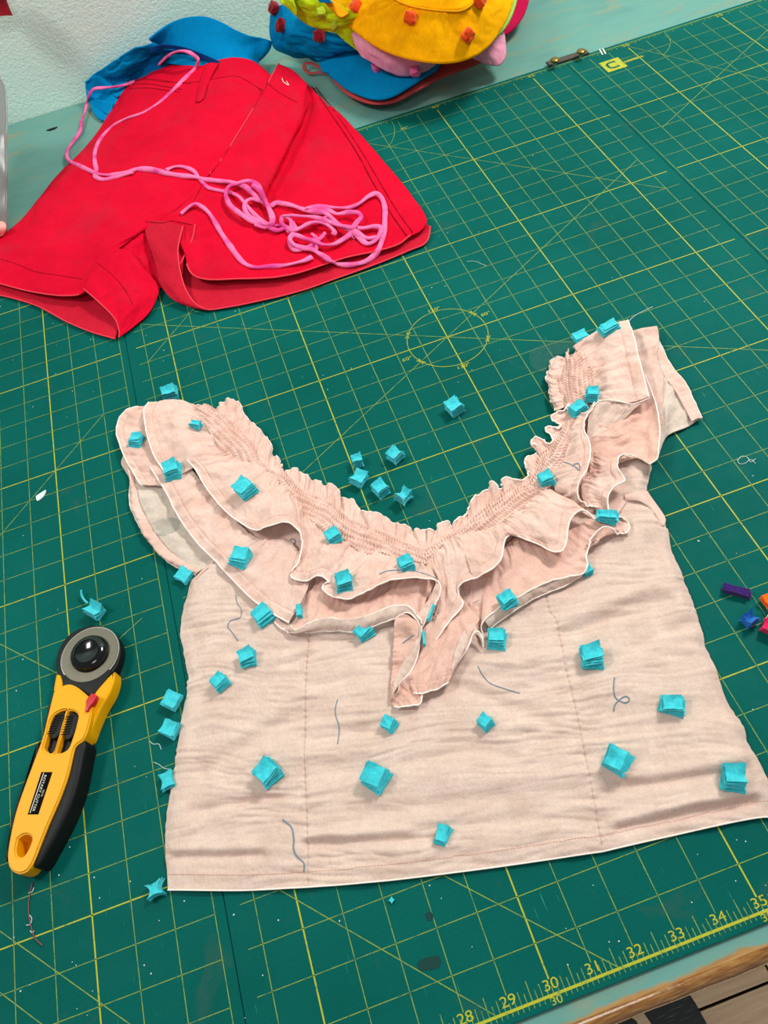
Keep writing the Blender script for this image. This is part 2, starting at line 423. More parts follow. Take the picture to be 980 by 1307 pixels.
def strip(parts, a, b, w, z=0.00012):
    """flat ruled line between two mat points (inches), w in mm"""
    a = np.array(a, float) * S; b = np.array(b, float) * S; t = b - a; L = np.linalg.norm(t); t /= L; n = np.array([-t[1], t[0]]) * w * .5e-3
    parts.append(([(*(a - n), z), (*(b - n), z), (*(b + n), z), (*(a + n), z)], [(0, 1, 2, 3)]))
def text_parts(parts, s, x, y, h, z=0.00014, rot=0.0, ax='CENTER', outline=False):
    cu = bpy.data.curves.new('t', 'FONT'); cu.body = s; cu.size = h; cu.align_x = ax; cu.align_y = 'CENTER'; cu.offset = 0.0
    o = bpy.data.objects.new('t', cu); COL.objects.link(o); bpy.context.view_layer.update()
    me = bpy.data.meshes.new_from_object(o.evaluated_get(bpy.context.evaluated_depsgraph_get()))
    c, s_ = math.cos(rot), math.sin(rot)
    V = [(x + (v.co.x * 1.25 * c - v.co.y * s_), y + (v.co.x * 1.25 * s_ + v.co.y * c), z) for v in me.vertices]
    Fc = [tuple(p.vertices) for p in me.polygons]
    bpy.data.objects.remove(o); bpy.data.meshes.remove(me); bpy.data.curves.remove(cu)
    parts.append((V, Fc))
def prism(name, pts, z0, z1, mat, parent=None, bevel=0.0, seg=3, smooth=True):
    """pts: world xy outline (metres) counter-clockwise or not"""
    bm = bmesh.new()
    vs = [bm.verts.new((p[0], p[1], z0)) for p in pts]; f = bm.faces.new(vs); f.normal_update()
    if f.normal.z > 0: f.normal_flip()
    r = bmesh.ops.extrude_face_region(bm, geom=[f]); tv = [g for g in r['geom'] if isinstance(g, bmesh.types.BMVert)]
    for q in tv: q.co.z = z1
    bmesh.ops.recalc_face_normals(bm, faces=bm.faces)
    if bevel:
        es = [e for e in bm.edges if all(abs(q.co.z - z1) < 1e-7 for q in e.verts)]
        bmesh.ops.bevel(bm, geom=es, offset=bevel, segments=seg, affect='EDGES', profile=0.5)
    me = bpy.data.meshes.new(name); bm.to_mesh(me); bm.free()
    if smooth: me.polygons.foreach_set('use_smooth', [True] * len(me.polygons)); 
    o = bpy.data.objects.new(name, me); COL.objects.link(o); me.materials.append(mat)
    if smooth:
        try: me.set_sharp_from_angle(angle=math.radians(38))
        except Exception: pass
    if parent is not None: attach(o, parent)
    return o
def smooth_outline(P2, n):
    P = np.array([(p[0], p[1], 0) for p in P2]); P = np.vstack([P, P[:1]])
    return crom(P, n + 1)[:-1, :2]
def box(name, x0, x1, y0, y1, z0, z1, mat, parent=None, bev=0.0):
    return prism(name, [(x0, y0), (x1, y0), (x1, y1), (x0, y1)], z0, z1, mat, parent, bev, 2, smooth=False)

# ------------------------------------------------------------------ room and table
FLOOR_Z = -0.90
TOP = -0.0026      # table surface, under the mats
wall = box('wall_back', -1.6, 3.4, 46.84 * S, 46.84 * S + 0.10, FLOOR_Z, 1.75, M['wall']); wall['kind'] = 'structure'
fl = box('floor', -1.6, 3.4, -1.4, 46.84 * S, FLOOR_Z - 0.05, FLOOR_Z - 0.006, mat_new('floor_underlay', (40, 34, 28), 0.9, 0.1)); fl['kind'] = 'structure'
# planks of the floor in front of the table (those the camera can see are laid one by one)
PW = 0.125
rp = random.Random(3)
yb = U(860, 1300, FLOOR_Z)
plank_mesh = {}
for r in range(0, 9):
    y1 = yb[1] + 0.50 - r * PW
    xs = -1.5 + rp.uniform(0, .5)
    while xs < 3.3:
        L = rp.choice([0.9, 1.1, 1.3])
        k = (L,)
        if k not in plank_mesh:
            q = box('plank', 0, L - .003, 0, PW - .0035, 0, 0.008, M['plank'], None, 0.0012); plank_mesh[k] = q.data; bpy.data.objects.remove(q)
        q = bpy.data.objects.new('plank', plank_mesh[k]); COL.objects.link(q); q.location = (xs, y1 - PW, FLOOR_Z - 0.006); q.parent = fl
        xs += L
table = empty('work_table', (0.75, 0.59, FLOOR_Z))
tag(table, 'long table with worn teal painted top under the green cutting mats', 'table')
EY = -0.62 * S
o = box('tabletop', -0.9, 2.6, EY, 46.84 * S - 0.001, TOP - 0.036, TOP, M['table']); attach(o, table)
P = [(EY, TOP)] + [(EY - 0.0078 * math.sin(a), TOP - 0.0078 + 0.0078 * math.cos(a)) for a in np.linspace(0.15, math.pi / 2, 7)] + [(EY - 0.0078, TOP - 0.036), (EY, TOP - 0.036)]
nx = 200; V = []; X = np.linspace(-0.9, 2.6, nx)
for i, x in enumerate(X):
    w = 0.0007 * float(gn(x * 30, 2.2))
    for k, (y, z) in enumerate(P): V.append((x, y + (w if 0 < k < len(P) - 1 else 0), z + (0.3 * w if 0 < k < 6 else 0)))
Fc = grid_faces(nx, len(P)); o = mesh_obj('front_edge', V, Fc, M['edgewood']); attach(o, table); o['label'] = 'bare varnished wooden front edge'
for x in (-0.8, 2.5):
    for y in (0.06, 1.08):
        attach(box('leg', x - .04, x + .04, y - .04, y + .04, FLOOR_Z, TOP - 0.036, M['table']), table)
pk = U(66.5, 165, TOP); o = prism('paint_chip', [(pk[0] + .0075 * math.cos(a) * (1 + .25 * math.sin(3 * a)), pk[1] + .004 * math.sin(a) * (1 + .2 * math.cos(2 * a))) for a in np.linspace(0, 2 * math.pi, 14, endpoint=False)], TOP, TOP + .0003, M['knot']); attach(o, table); o['label'] = 'black chip in the teal paint'

# ------------------------------------------------------------------ black planks in the brown floor, seen past the table edge
def floor_piece(pix, mat, name='plank', dz=0.004):
    pts = [U(px, py, FLOOR_Z + dz)[:2] for px, py in pix]
    o = prism(name, pts, FLOOR_Z + 0.0005, FLOOR_Z + dz, mat, None, 0.0008, 1, smooth=False); attach(o, fl); return o
o = floor_piece([(800, 1262), (866, 1248), (888, 1281), (915, 1330), (850, 1340), (835, 1312)], M['plankblack']); o['label'] = 'black board with pale streaks'
o = floor_piece([(715, 1295), (780, 1282), (812, 1303), (830, 1340), (700, 1350)], M['plankblack']); o['label'] = 'black board with pale streaks'

# ------------------------------------------------------------------ the three cutting mats
YB, YT = -0.24, 35.42
def cutting_mat(x0, x1, label, vlines, rows_x, extra, border_nums=None):
    th = empty('cutting_mat', ((x0 + x1) / 2 * S, 17.6 * S, TOP))
    tag(th, label, 'cutting mat', 'green cutting mats side by side on the table')
    attach(box('mat_sheet', x0 * S, x1 * S, YB * S, YT * S, TOP + .0003, 0.0, M['mat'], None, 0.0004), th)
    fine, bold = [], []
    for x in vlines:
        if x % 5 == 0: strip(bold, (x, 0.28), (x, 34.78), 0.95)
        else: strip(fine, (x, 0.28), (x, 34.9), 0.55)
    for y in range(1, 35):
        (strip(bold, (rows_x[0], y), (rows_x[1], y), 0.85) if y % 5 == 0 else strip(fine, (rows_x[0], y), (rows_x[1], y), 0.5))
    strip(bold, (x0 + .02, -0.02), (x1 - .02, -0.02), 1.5, 0.00016)
    strip(fine, (x0 + .02, 35.2), (x1 - .02, 35.2), 1.0, 0.00016)
    k = math.ceil(x0 * 8) ; 
    while k / 8 < x1:
        x = k / 8
        l = {0: .13, 4: .40, 2: .26, 6: .26}.get(k % 8, .19)
        strip(fine, (x, -0.02), (x, l), 0.5); strip(fine, (x, -0.02), (x, -.13), 0.42)
        strip(fine, (x, 35.2), (x, 35.2 - l * .62), 0.6)
        k += 1
    for a, b in extra: strip(fine, a, b, 0.6, 0.00018)
    for x in vlines:
        if x >= 24:
            text_parts(bold, str(x), x * S, 0.17 * S, 0.30 * S)
        if x % 5 == 0 and x >= 24:
            text_parts(bold, str(x), x * S, -0.135 * S, 0.22 * S)
        if x % 5 == 0: text_parts(bold, str(x), x * S, 35.05 * S, 0.30 * S)
    return th, fine, bold
def arc(parts, cx, cy, r, a0, a1, w, n=60):
    A = np.radians(np.linspace(a0, a1, n))
    for p, q in zip(A[:-1], A[1:]): strip(parts, (cx + r * math.cos(p), cy + r * math.sin(p)), (cx + r * math.cos(q), cy + r * math.sin(q)), w, 0.0002)
tmat, f, b = cutting_mat(-0.6, 23.265, 'left green cutting mat under the yellow cutter and red shorts', range(0, 24), (0.3, 23.0),
    [((11, 11), (22, 22)), ((8.2, 23.24), (17.8, 13.65)), ((17.82, 13.65), (19.9, 11.6)), ((22.3, 12.8), (19.9, 11.45)), ((17.65, 5.43), (22.9, 0.2)), ((14, 7.7), (20.8, .9)), ((0.5, 28.2), (12, 34.8))])
o = joined('bold_ruling', b, M['print'], tmat, False); o['kind'] = 'stuff'; o = joined('fine_ruling', f, M['printfine'], tmat, False); o['kind'] = 'stuff'
t30 = math.tan(math.radians(30))
tmat, f, b = cutting_mat(23.28, 46.88, 'middle green cutting mat under the peach blouse, with a dial marked 60 and 120', range(24, 47), (23.64, 46.6),
    [((24, 20 - 11 * t30), (46, 20 + 11 * t30)), ((24, 20 + 11 * t30), (46, 20 - 11 * t30)), ((35.2, 34.8), (46, 24)), ((24, 24), (34.8, 34.8)), ((24, 4.65), (28.65, 0)), ((24, 7.53), (31.53, 0)), ((41.5, 0.0), (46, 4.5)), ((41.3, 4), (37.3, 0))])
arc(b, 35, 20, 1.5, 0, 360, 0.55)
arc(f, 35, 35, 2.75, -45, 0, 0.6)
for a in (30, 150, 210, 330):
    c_, s_ = math.cos(math.radians(a)), math.sin(math.radians(a)); px_, py_ = 35 + 1.5 * c_, 20 + 1.5 * s_
    for sg in (-1, 1):
        tx, ty = -s_ * .16 * sg, c_ * .16 * sg
        strip(b, (px_, py_), (px_ + tx + c_ * .07, py_ + ty + s_ * .07), 0.7, 0.00022); strip(b, (px_, py_), (px_ + tx - c_ * .07, py_ + ty - s_ * .07), 0.7, 0.00022)
text_parts(b, '60°', 36.72 * S, 20.5 * S, 0.22 * S); text_parts(b, '60°', 33.28 * S, 19.6 * S, 0.22 * S)
text_parts(b, '120°', 35.05 * S, 21.6 * S, 0.22 * S); text_parts(b, '120°', 35.0 * S, 18.36 * S, 0.22 * S)
text_parts(b, '45°', 38.1 * S, 34.1 * S, 0.24 * S)
o = joined('bold_ruling', b, M['print'], tmat, False); o['kind'] = 'stuff'; o = joined('fine_ruling', f, M['printfine'], tmat, False); o['kind'] = 'stuff'
tmat, f, b = cutting_mat(46.895, 71.0, 'right green cutting mat with a yellow square logo at its far edge', range(47, 71), (47.05, 70.4),
    [((48, 20 + 7.9), (62, 20 + 7.9 + 14 * t30)), ((50, 35), (60, 35 - 10 * math.tan(math.radians(60)))), ((48, 12), (60, 24)), ((58, 20), (70, 32))])
arc(f, 50, 35.1, 2.1, -62, 0, 0.6)
o = joined('bold_ruling', b, M['print'], tmat, False); o['kind'] = 'stuff'; o = joined('fine_ruling', f, M['printfine'], tmat, False); o['kind'] = 'stuff'
# square yellow emblem with a squared C, and the row of tiny marks after it
lg = []
strip(lg, (48.17, 33.76), (49.17, 33.76), 1.0 * 25.4, 0.0003)
o = joined('logo_square', lg, M['print'], tmat, False)
lg = []
A = np.radians(np.linspace(50, 310, 18))
def sq(a): 
    c, s_ = math.cos(a), math.sin(a); q = (abs(c) ** 4 + abs(s_) ** 4) ** -.25; return 48.68 + .27 * c * q, 33.76 + .25 * s_ * q
for p, q in zip(A[:-1], A[1:]): strip(lg, sq(p), sq(q), 3.0, 0.0004)
o = joined('logo_letter', lg, M['mat'], tmat, False)
lg = []
for k in range(9): strip(lg, (49.25 + k * .11, 33.60), (49.25 + k * .11, 33.78), 1.7, 0.0003)
strip(lg, (49.2, 33.66), (50.25, 33.66), .8, 0.00032)
o = joined('logo_marks', lg, M['print'], tmat, False); o['kind'] = 'stuff'
# white double tick scratched beside the logo
w_ = []
for px in ((765, 63, 769, 70), (769, 62, 773, 69)):
    a, b2 = U(px[0], px[1]) / S, U(px[2], px[3]) / S; strip(w_, a[:2], b2[:2], 1.6, 0.0003)
o = joined('white_tick', w_, M['white'], tmat, False); o['label'] = 'two short white ticks'

# clip bar joining two mats
clip = empty('mat_clip', tuple(U(724, 77, 0)))
tag(clip, 'small dark bar with two brass thumb screws clamping the far mat edge', 'clip')
a, b2 = U(698, 82, 0.001), U(749, 66, 0.001); t = (b2 - a) / np.linalg.norm(b2 - a); n_ = np.array([-t[1], t[0], 0])
prism_pts = [(a - n_ * .0062)[:2], (b2 - n_ * .0062)[:2], (b2 + n_ * .0035)[:2], (a + n_ * .0035)[:2]]
attach(prism('bar', prism_pts, 0.0003, 0.0028, M['clipbrown'], None, 0.0004, 1, False), clip)
def lathe(name, prof, c, mat, parent=None, n=28, axis=None):
    V = []; 
    for r, z in prof:
        for k in range(n):
            a = 2 * math.pi * k / n; V.append((r * math.cos(a), r * math.sin(a), z))
    Fc = []
    m_ = len(prof)
    for i in range(m_ - 1):
        for k in range(n): Fc.append((i * n + k, i * n + (k + 1) % n, (i + 1) * n + (k + 1) % n, (i + 1) * n + k))
    Fc.append(tuple(range(n))[::-1]); Fc.append(tuple((m_ - 1) * n + k for k in range(n)))
    V = np.array(V)
    if axis is not None:
        V = V @ np.array(axis).T
    V = V + np.array(c)
    o = mesh_obj(name, V, Fc, mat)
    try: o.data.set_sharp_from_angle(angle=math.radians(40))
    except Exception: pass
    if parent is not None: attach(o, parent)
    return o
for px, py in ((707.5, 84), (741, 73)):
    c = U(px, py, 0.0028)
    lathe('screw_post', [(.0022, 0), (.0022, .0052), (.001, .0054)], c, M['steel'], clip, 16)
    lathe('thumb_screw', [(.003, 0.0045), (.0046, .0055), (.0054, .0066), (.0054, .0078), (.0046, .0086), (.001, .0092)], c, M['brass'], clip, 24)

# ------------------------------------------------------------------ the blouse
TH = math.radians(-16); CT, ST = math.cos(TH), math.sin(TH)
CREASES = [  # px a, px b, width mm, depth mm
    ((262, 985), (375, 915), 9, -2.0), ((300, 950), (400, 890), 8, 1.4), ((225, 1095), (335, 1092), 4, -2.2), ((225, 1088), (330, 1084), 4, 1.2),
    ((250, 1035), (385, 1015), 5, -1.6), ((250, 930), (262, 1040), 11, -1.6), ((245, 800), (262, 900), 12, -1.5), ((300, 900), (340, 870), 10, -1.2),
    ((395, 1078), (560, 1072), 4, -2.2), ((395, 1070), (520, 1062), 4, 1.4), ((540, 1062), (690, 1045), 6, -1.5), ((450, 1040), (640, 1020), 7, -1.6),
    ((395, 945), (500, 935), 6, -1.4), ((420, 985), (700, 950), 8, -1.3), ((560, 870), (700, 925), 7, -1.8), ((610, 860), (720, 835), 6, 1.3),
    ((400, 880), (520, 850), 6, -1.2), ((400, 820), (480, 812), 6, -1.0), ((640, 1000), (760, 990), 8, 1.2), ((720, 812), (850, 770), 7, -2.0), ((720, 800), (830, 755), 7, 1.5),
    ((770, 850), (880, 800), 7, -1.5), ((830, 700), (838, 790), 9, -2.2), ((800, 690), (845, 760), 8, 1.5), ((770, 1012), (950, 985), 5, -2.6), ((770, 1003), (940, 975), 6, 1.8),
    ((790, 1060), (960, 1024), 4, -3.0), ((780, 1050), (960, 1014), 5, 2.0), ((740, 700), (800, 730), 8, -1.2), ((770, 915), (900, 905), 10, -.9), ((720, 950), (830, 930), 7, -1.0),
    ((250, 870), (300, 830), 7, -1.0), ((330, 1000), (420, 975), 8, -1.0), ((790, 660), (815, 720), 7, -1.5), ((250, 745), (285, 725), 6, 1.2)]
CR = [(U(*a)[:2], U(*b_)[:2], w * 1e-3, d_) for a, b_, w, d_ in CREASES]
SEAMS = []
def body_fn(G, au, av):
    X, Y = G[..., 0], G[..., 1]
    s = (X * CT + Y * ST) * 1000; t = (-X * ST + Y * CT) * 1000
    warp = 6 * gn(s / 60, t / 40, 21)
    mk = sstep(-.25, .55, gn(s / 70, t / 34, 61)); mk2 = sstep(-.1, .6, gn(s / 50, t / 26, 62))
    tw = t + warp + 10 * gn(s / 110, t / 90, 63)
    d = 1.5 * mk * gn(s / 66, tw / 11, 1) + 1.5 * mk2 * gn(s / 38, tw / 6, 2) + .7 * mk * gn(s / 17, tw / 3.2, 6) + .35 * gn(s / 40, t / 14, 8) + 1.3 * gn(s / 45, t / 30, 4)
    d += 0.9 * np.maximum(0, gn(s / 48, (t + warp) / 6, 31) - .12) - 0.5 * np.maximum(0, gn(s / 30, (t + warp) / 3.2, 35) - .1)
    for a, b_, w, dep in CR:
        ab = b_ - a; L2 = ab @ ab; k = np.clip(((X - a[0]) * ab[0] + (Y - a[1]) * ab[1]) / L2, 0, 1)
        dx = X - (a[0] + k * ab[0]); dy = Y - (a[1] + k * ab[1]); r2 = (dx ** 2 + dy ** 2) / w ** 2
        d += dep * 1.3 * np.exp(-r2 * 1.6)
    # puckers running out of the two seams
    for P in SEAMS:
        D = np.min(np.sqrt((X[..., None] - P[None, None, ::6, 0]) ** 2 + (Y[..., None] - P[None, None, ::6, 1]) ** 2), -1) * 1000
        d += np.exp(-D / 11) * 0.9 * gn(s / 40, t / 4.2, 41) - 1.0 * np.exp(-(D / 1.3) ** 2)
    return d
seamL = [(395, 730, 5), (394, 808, 5.5), (390.6, 861, 5.5), (389, 930, 5.5), (389, 989, 5.5), (391.6, 1041, 5), (393, 1132.5, 2.2)]
seamR = [(690, 690, 5), (695, 745, 6), (701.5, 780, 6), (709.4, 793, 6), (723.6, 859, 6), (738, 919, 6), (749, 976, 6), (758.4, 1023.6, 5), (769, 1087, 2.2)]
SEAMS = [crom([Um(p) for p in seamL], 300), crom([Um(p) for p in seamR], 300)]
blouse = empty('blouse', tuple(U(560, 900, 0)))
tag(blouse, 'peach cotton peplum blouse with shirred neckline and ruffles, scattered with turquoise cubes', 'blouse')
leftO = [(275, 706, 4), (262, 722, 4), (244, 742, 3), (237, 765, 2), (230, 795, 1.5), (229, 812, 1.5), (234, 832, 1.5), (239, 868, 1.5), (234, 901, 1.5), (227, 950, 1.5), (221, 989, 1.5), (214, 1040, 1.5), (212, 1060, 1.5), (214, 1136, 1.5)]
leftI = [(283, 708, 6), (270, 724, 7), (252, 746, 7), (243, 795, 6), (246, 832, 6), (250, 868, 6), (245, 901, 6), (235, 989, 5), (226, 1060, 5), (227, 1136, 2.2)]
leftM = [(325, 712, 6), (315, 760, 6.5), (315, 900, 6.5), (312, 1000, 6), (308, 1136.5, 2.2)]
rightO = [(800, 560, 3), (829, 585, 2), (827, 608, 1.5), (825.5, 629, 1.5), (838, 646, 1.5), (851.5, 678, 1.5), (857, 702, 1.5), (871, 737, 1.5), (890, 789, 1.5), (902, 828, 1.5), (914, 859, 1.5), (926, 890, 1.5), (945, 926, 1.5), (957, 954, 1.5), (969, 975, 1.5), (982, 1006, 1.5), (991, 1044, 1.5)]
rightI = [(790, 570, 5), (817, 592, 6), (815, 632, 6), (828, 655, 7), (840, 690, 7), (858, 740, 7), (876, 789, 7), (888, 830, 7), (912, 890, 6), (943, 955, 6), (966, 1010, 5), (974, 1043, 3)]
NV = 150
kw = dict(wr=0, fn=body_fn, fine=0.10, thick=0.6, taper=False)
def body_panel(name, rows, nu, nv, seed):
    o, G = cloth(name, rows, nu, nv, M['blouse'], blouse, seed=seed, **kw)
    return o, G
cL, GL = body_panel('side_panel', [leftO, leftI, leftM, seamL], 330, 130, 1)
cC, GC = body_panel('front_panel', [seamL, [(480, 740, 6), (480, 860, 6.5), (478, 1000, 6), (480, 1125.5, 2.4)], [(600, 730, 6), (606, 860, 6.5), (612, 1000, 6), (620, 1108.5, 2.4)], seamR], 330, 220, 2)
cR, GR = body_panel('side_panel', [seamR, [(750, 640, 6), (790, 800, 7), (820, 960, 6.5), (838, 1071, 2.4)], rightI, rightO], 330, 170, 3)
for o, G in ((cL, GL), (cC, GC), (cR, GR)):        # hem line: stitched band along the bottom
    Lb = arcs(G[:, ::-1], 1) * 1000
    pts = []
    for i in range(G.shape[0]):
        k = G.shape[1] - 1 - int(np.argmin(np.abs(Lb[i] - 9.0))); pts.append(G[i, k] + [0, 0, .5e-3])
    dashes('stitching', pts, 2.0, 1.35, 0.32, M['stitch'], o)
    tube('hem_edge', G[:, -1] + [0, 0, .2e-3], 0.5, M['edge'], o)
for Pz in SEAMS:
    pass

cloth('yoke', [[(262, 528, 5), (323, 574, 5), (372, 622, 5), (440, 667, 5), (545, 708, 5), (640, 642, 5), (690, 592, 5), (728, 545, 5), (742, 470, 5)],
               [(250, 600, 5.5), (300, 680, 5.5), (380, 720, 5.5), (470, 740, 6), (545, 750, 6), (640, 700, 6), (720, 650, 6), (775, 590, 6), (790, 500, 6)],
               [(240, 655, 5), (300, 738, 6), (380, 780, 7), (470, 785, 7), (545, 785, 7), (640, 755, 7), (735, 700, 7), (800, 640, 7), (822, 520, 5)]], 160, 60, M['frill'], blouse, wr=1.0, seed=49)
def q(o, name=None, label=None):
    if label: o['label'] = label
    return o
def crumple(seed, gather):
    def fn(G, au, av):
        d = 0.85 * (1 - 2.2 * np.abs(gn(au / 24, av / 20, seed + 40))) + 0.45 * (1 - 2.2 * np.abs(gn(au / 11, av / 12, seed + 41)))
        if gather:
            x = au + 5 * gn(au / 22, av / 18, seed + 43)
            d = d + gather * np.exp(-av / 15) * gn(x / 3.4, av / 26, seed + 44) + gather * .9 * gn(x / 9, av / 48, seed + 45)
        return d - .5
    return fn
RAISE = {19: 3.5, 20: 2.5, 21: 4.5, 22: 3.0, 23: 4.5, 10: 1.0, 15: 1.5, 16: 1.5}
def ruffle(name, rows, nu=140, nv=44, seed=1, wr=0.9, wscale=(22, 40), hem=7.5, mat=None, edge=0.6, stitch=True, label=None, fn=None, fine=0.14):
    rows = [[(p[0], p[1], p[2] + RAISE.get(seed, 0)) for p in r_] for r_ in rows]
    if seed in (9, 15, 17, 19, 21, 23): mat = M['frill_bounce']  # patches that carry the painted bounce tint
    o, G = cloth(name, rows, nu, nv, mat or M['frill'], blouse, wr=wr, wscale=wscale, seed=seed, hem=hem, fn=fn or crumple(seed, 1.5 if name in ('upper_ruffle', 'lower_ruffle') else 0.0), thick=0.5,
                 stitch=(hem + 0.3 if (hem and stitch) else None), edge=edge, fine=fine)
    if label: o['label'] = label
    return o, G

# --- sleeve layers lying on the mat, left
ruffle('sleeve_lining', [[(190, 575, 3), (215, 610, 4), (240, 660, 4.5), (290, 722, 5)], [(176, 580, 3), (180, 625, 4), (205, 678, 3.5), (262, 727, 5)], [(162, 583, 2), (171, 620, 3), (187, 668, 3), (216, 705, 3), (256, 729, 4)]],
       120, 40, 5, 1.3, (26, 26), None, M['inside'], None, label='paler wrong side of the sleeve')
ruffle('sleeve_hem', [[(167, 592, 3.5), (173.7, 620, 5), (178, 642, 5), (189, 665, 4.6), (201, 685, 4.6), (217.5, 703.7, 4.6), (238, 718, 4.6), (258, 727, 5.4)],
                       [(160, 586, 3.4), (168, 617, 5.4), (171, 642, 5.6), (181, 674, 5.6), (193, 694, 5.4), (210, 712, 5.2), (238, 724, 5), (254, 730, 5.6)],
                       [(158, 580, 1.6), (156, 592, 2), (161, 604, 2.4), (165.5, 613, 3), (164.5, 629, 3.4), (166, 645, 3.6), (172.7, 663, 3.6), (185, 683, 3.4), (201, 704, 3.2), (217.5, 720, 3), (238, 729, 3), (250, 734, 3)]],
       180, 16, 6, 0.5, (3.2, 30), None, None, 0.45)
ruffle('lower_ruffle', [[(214, 514, 8), (212, 540, 6), (216, 570, 7), (220, 600, 8), (214, 622, 8)],
                          [(186, 518, 10), (178, 542, 6.5), (184, 575, 8), (192, 600, 9), (199, 619.5, 8)],
                          [(176, 518, 9), (164, 523, 8), (151, 537, 6.5), (149, 552, 6), (153, 567, 6.5), (160, 585, 7), (169, 601, 7.5), (177, 614.7, 8), (182, 620, 7)]], 120, 40, 7, 1.2, (18, 30), 7)
# --- left lower ruffle
ruffle('lower_ruffle', [[(232, 580, 9), (262, 622, 10), (292, 655, 11), (330, 688, 11), (368, 690, 9), (398, 733, 11)],
                          [(214, 588, 11), (236, 640, 12.5), (266, 682, 13), (300, 712, 13.5), (342, 735, 12), (388, 761, 14)],
                          [(192, 596, 10), (201, 611, 10.5), (211.4, 627, 11), (225.7, 655.5, 11), (238, 675, 11), (254, 695.5, 11), (274.7, 716, 11), (295, 738, 11), (319.6, 763, 11), (338, 777, 11), (356.7, 788.6, 11), (369, 795, 10.5)]],
       240, 60, 8, 1.9, (30, 46), 8)
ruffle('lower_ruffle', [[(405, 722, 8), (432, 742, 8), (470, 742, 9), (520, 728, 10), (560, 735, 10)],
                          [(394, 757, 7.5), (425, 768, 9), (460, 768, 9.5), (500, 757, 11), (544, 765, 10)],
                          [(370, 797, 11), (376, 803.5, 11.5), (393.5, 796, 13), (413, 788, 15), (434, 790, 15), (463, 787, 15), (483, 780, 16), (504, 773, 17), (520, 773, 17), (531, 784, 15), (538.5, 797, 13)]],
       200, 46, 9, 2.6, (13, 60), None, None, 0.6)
ruffle('lower_ruffle_hem', [[(371, 799, 11), (376, 804, 11.5), (393.5, 796.5, 13), (413, 788.6, 15), (434, 790.4, 15), (463, 787.4, 15), (483, 780.4, 16), (504, 773.4, 17), (520, 773.4, 17), (531, 784.4, 15), (538.5, 797.4, 13)],
                       [(368, 803, 10), (376, 808, 10), (403, 801, 12), (430, 798, 13), (456, 798, 13), (482, 790, 14.5), (508, 781, 15.5), (522, 778.5, 15.5), (530, 787, 14), (537.5, 802, 12.6)],
                       [(361, 803, 7.5), (371, 807, 8), (401.6, 806, 8), (430, 805, 8.5), (453, 806, 9), (479, 799, 11), (500, 790.6, 12.5), (520, 782.4, 14), (530, 790, 13), (537, 806, 12)]],
       220, 18, 10, 0.5, (3.4, 40), None, M['blouse'], 0.58)
ruffle('lower_ruffle_hem', [[(352, 787, 8.6), (362, 795, 9), (374, 802, 10)], [(350.6, 794, 7.5), (360, 803, 7.5), (371, 807.5, 8)]], 40, 12, 11, 0.4, (6, 10), None, None, 0.6)
# --- right: sleeve layers lying on the mat
ruffle('sleeve_lining', [[(806, 428, 5), (815, 460, 5), (826, 500, 5), (833, 540, 5), (838, 588, 4)],
                         [(824, 420, 10), (833, 455, 8.5), (842, 490, 7), (851, 525, 7.5), (852, 556, 4)],
                         [(836, 418, 8), (839, 440, 6), (853, 470, 5), (866, 500, 4.5), (874, 546, 3)],
                         [(838, 418, 6), (842, 440, 4.5), (856, 467, 4), (874, 489, 3.5), (893, 534, 3)]], 120, 60, 12, 1.8, (30, 18), None, M['inside'], None, label='paler wrong side of the sleeve')
ruffle('sleeve_hem', [[(831, 440, 8), (838, 455, 7.6), (847, 478, 7), (862, 500, 6.6), (883, 538, 5.4)],
                      [(836, 438, 8.2), (844, 455, 7.6), (858, 480, 7), (869, 496, 6.6), (889, 535, 5.4)],
                      [(841, 436, 7), (848, 450, 6.4), (855.5, 465, 6), (864, 476, 5.8), (873.5, 486, 5.6), (884, 508, 5.2), (896, 534, 4.6)]], 130, 16, 13, 0.45, (3.2, 30), None, None, 0.4)
ruffle('sleeve_flounce', [[(800, 425, 9), (812, 455, 9), (822, 492, 9), (832, 530, 8), (838, 580, 6)],
                          [(824, 418.5, 13), (826, 440, 12), (836, 480, 10), (846, 512, 8), (842, 560, 5)],
                          [(838, 416, 11), (841, 424, 10), (841, 437, 8.5), (838, 452, 9), (845, 478, 9), (848, 512, 7), (852, 550, 4)]], 110, 30, 14, 1.6, (18, 30), None, None, None)
# --- right lower ruffle, by the shoulder and down to the centre
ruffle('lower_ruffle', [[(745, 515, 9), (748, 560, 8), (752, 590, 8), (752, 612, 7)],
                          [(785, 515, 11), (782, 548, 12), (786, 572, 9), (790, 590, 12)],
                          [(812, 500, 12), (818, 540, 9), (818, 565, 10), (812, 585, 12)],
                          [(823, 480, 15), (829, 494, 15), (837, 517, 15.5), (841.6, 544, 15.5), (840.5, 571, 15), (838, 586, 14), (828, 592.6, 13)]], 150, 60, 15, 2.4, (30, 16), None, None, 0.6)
ruffle('lower_ruffle', [[(752, 572, 8), (750, 600, 8), (742, 618, 8), (745, 640, 8), (765, 655, 8), (775, 668, 8)],
                          [(772, 584, 13), (768, 600, 12), (768, 615, 12), (760, 630, 11), (765, 645, 10), (780, 664, 10)],
                          [(812, 584, 12), (801, 579.6, 14), (791, 584, 15.5), (788.5, 597, 17), (797, 613, 17.5), (787.8, 621, 17), (777.5, 631, 16.5), (776.5, 645.7, 15.5), (783.7, 657, 14), (794, 661, 12.5), (802, 668, 11), (803, 676, 10.5), (798, 682.5, 10)]], 170, 40, 16, 1.6, (20, 26), 6)
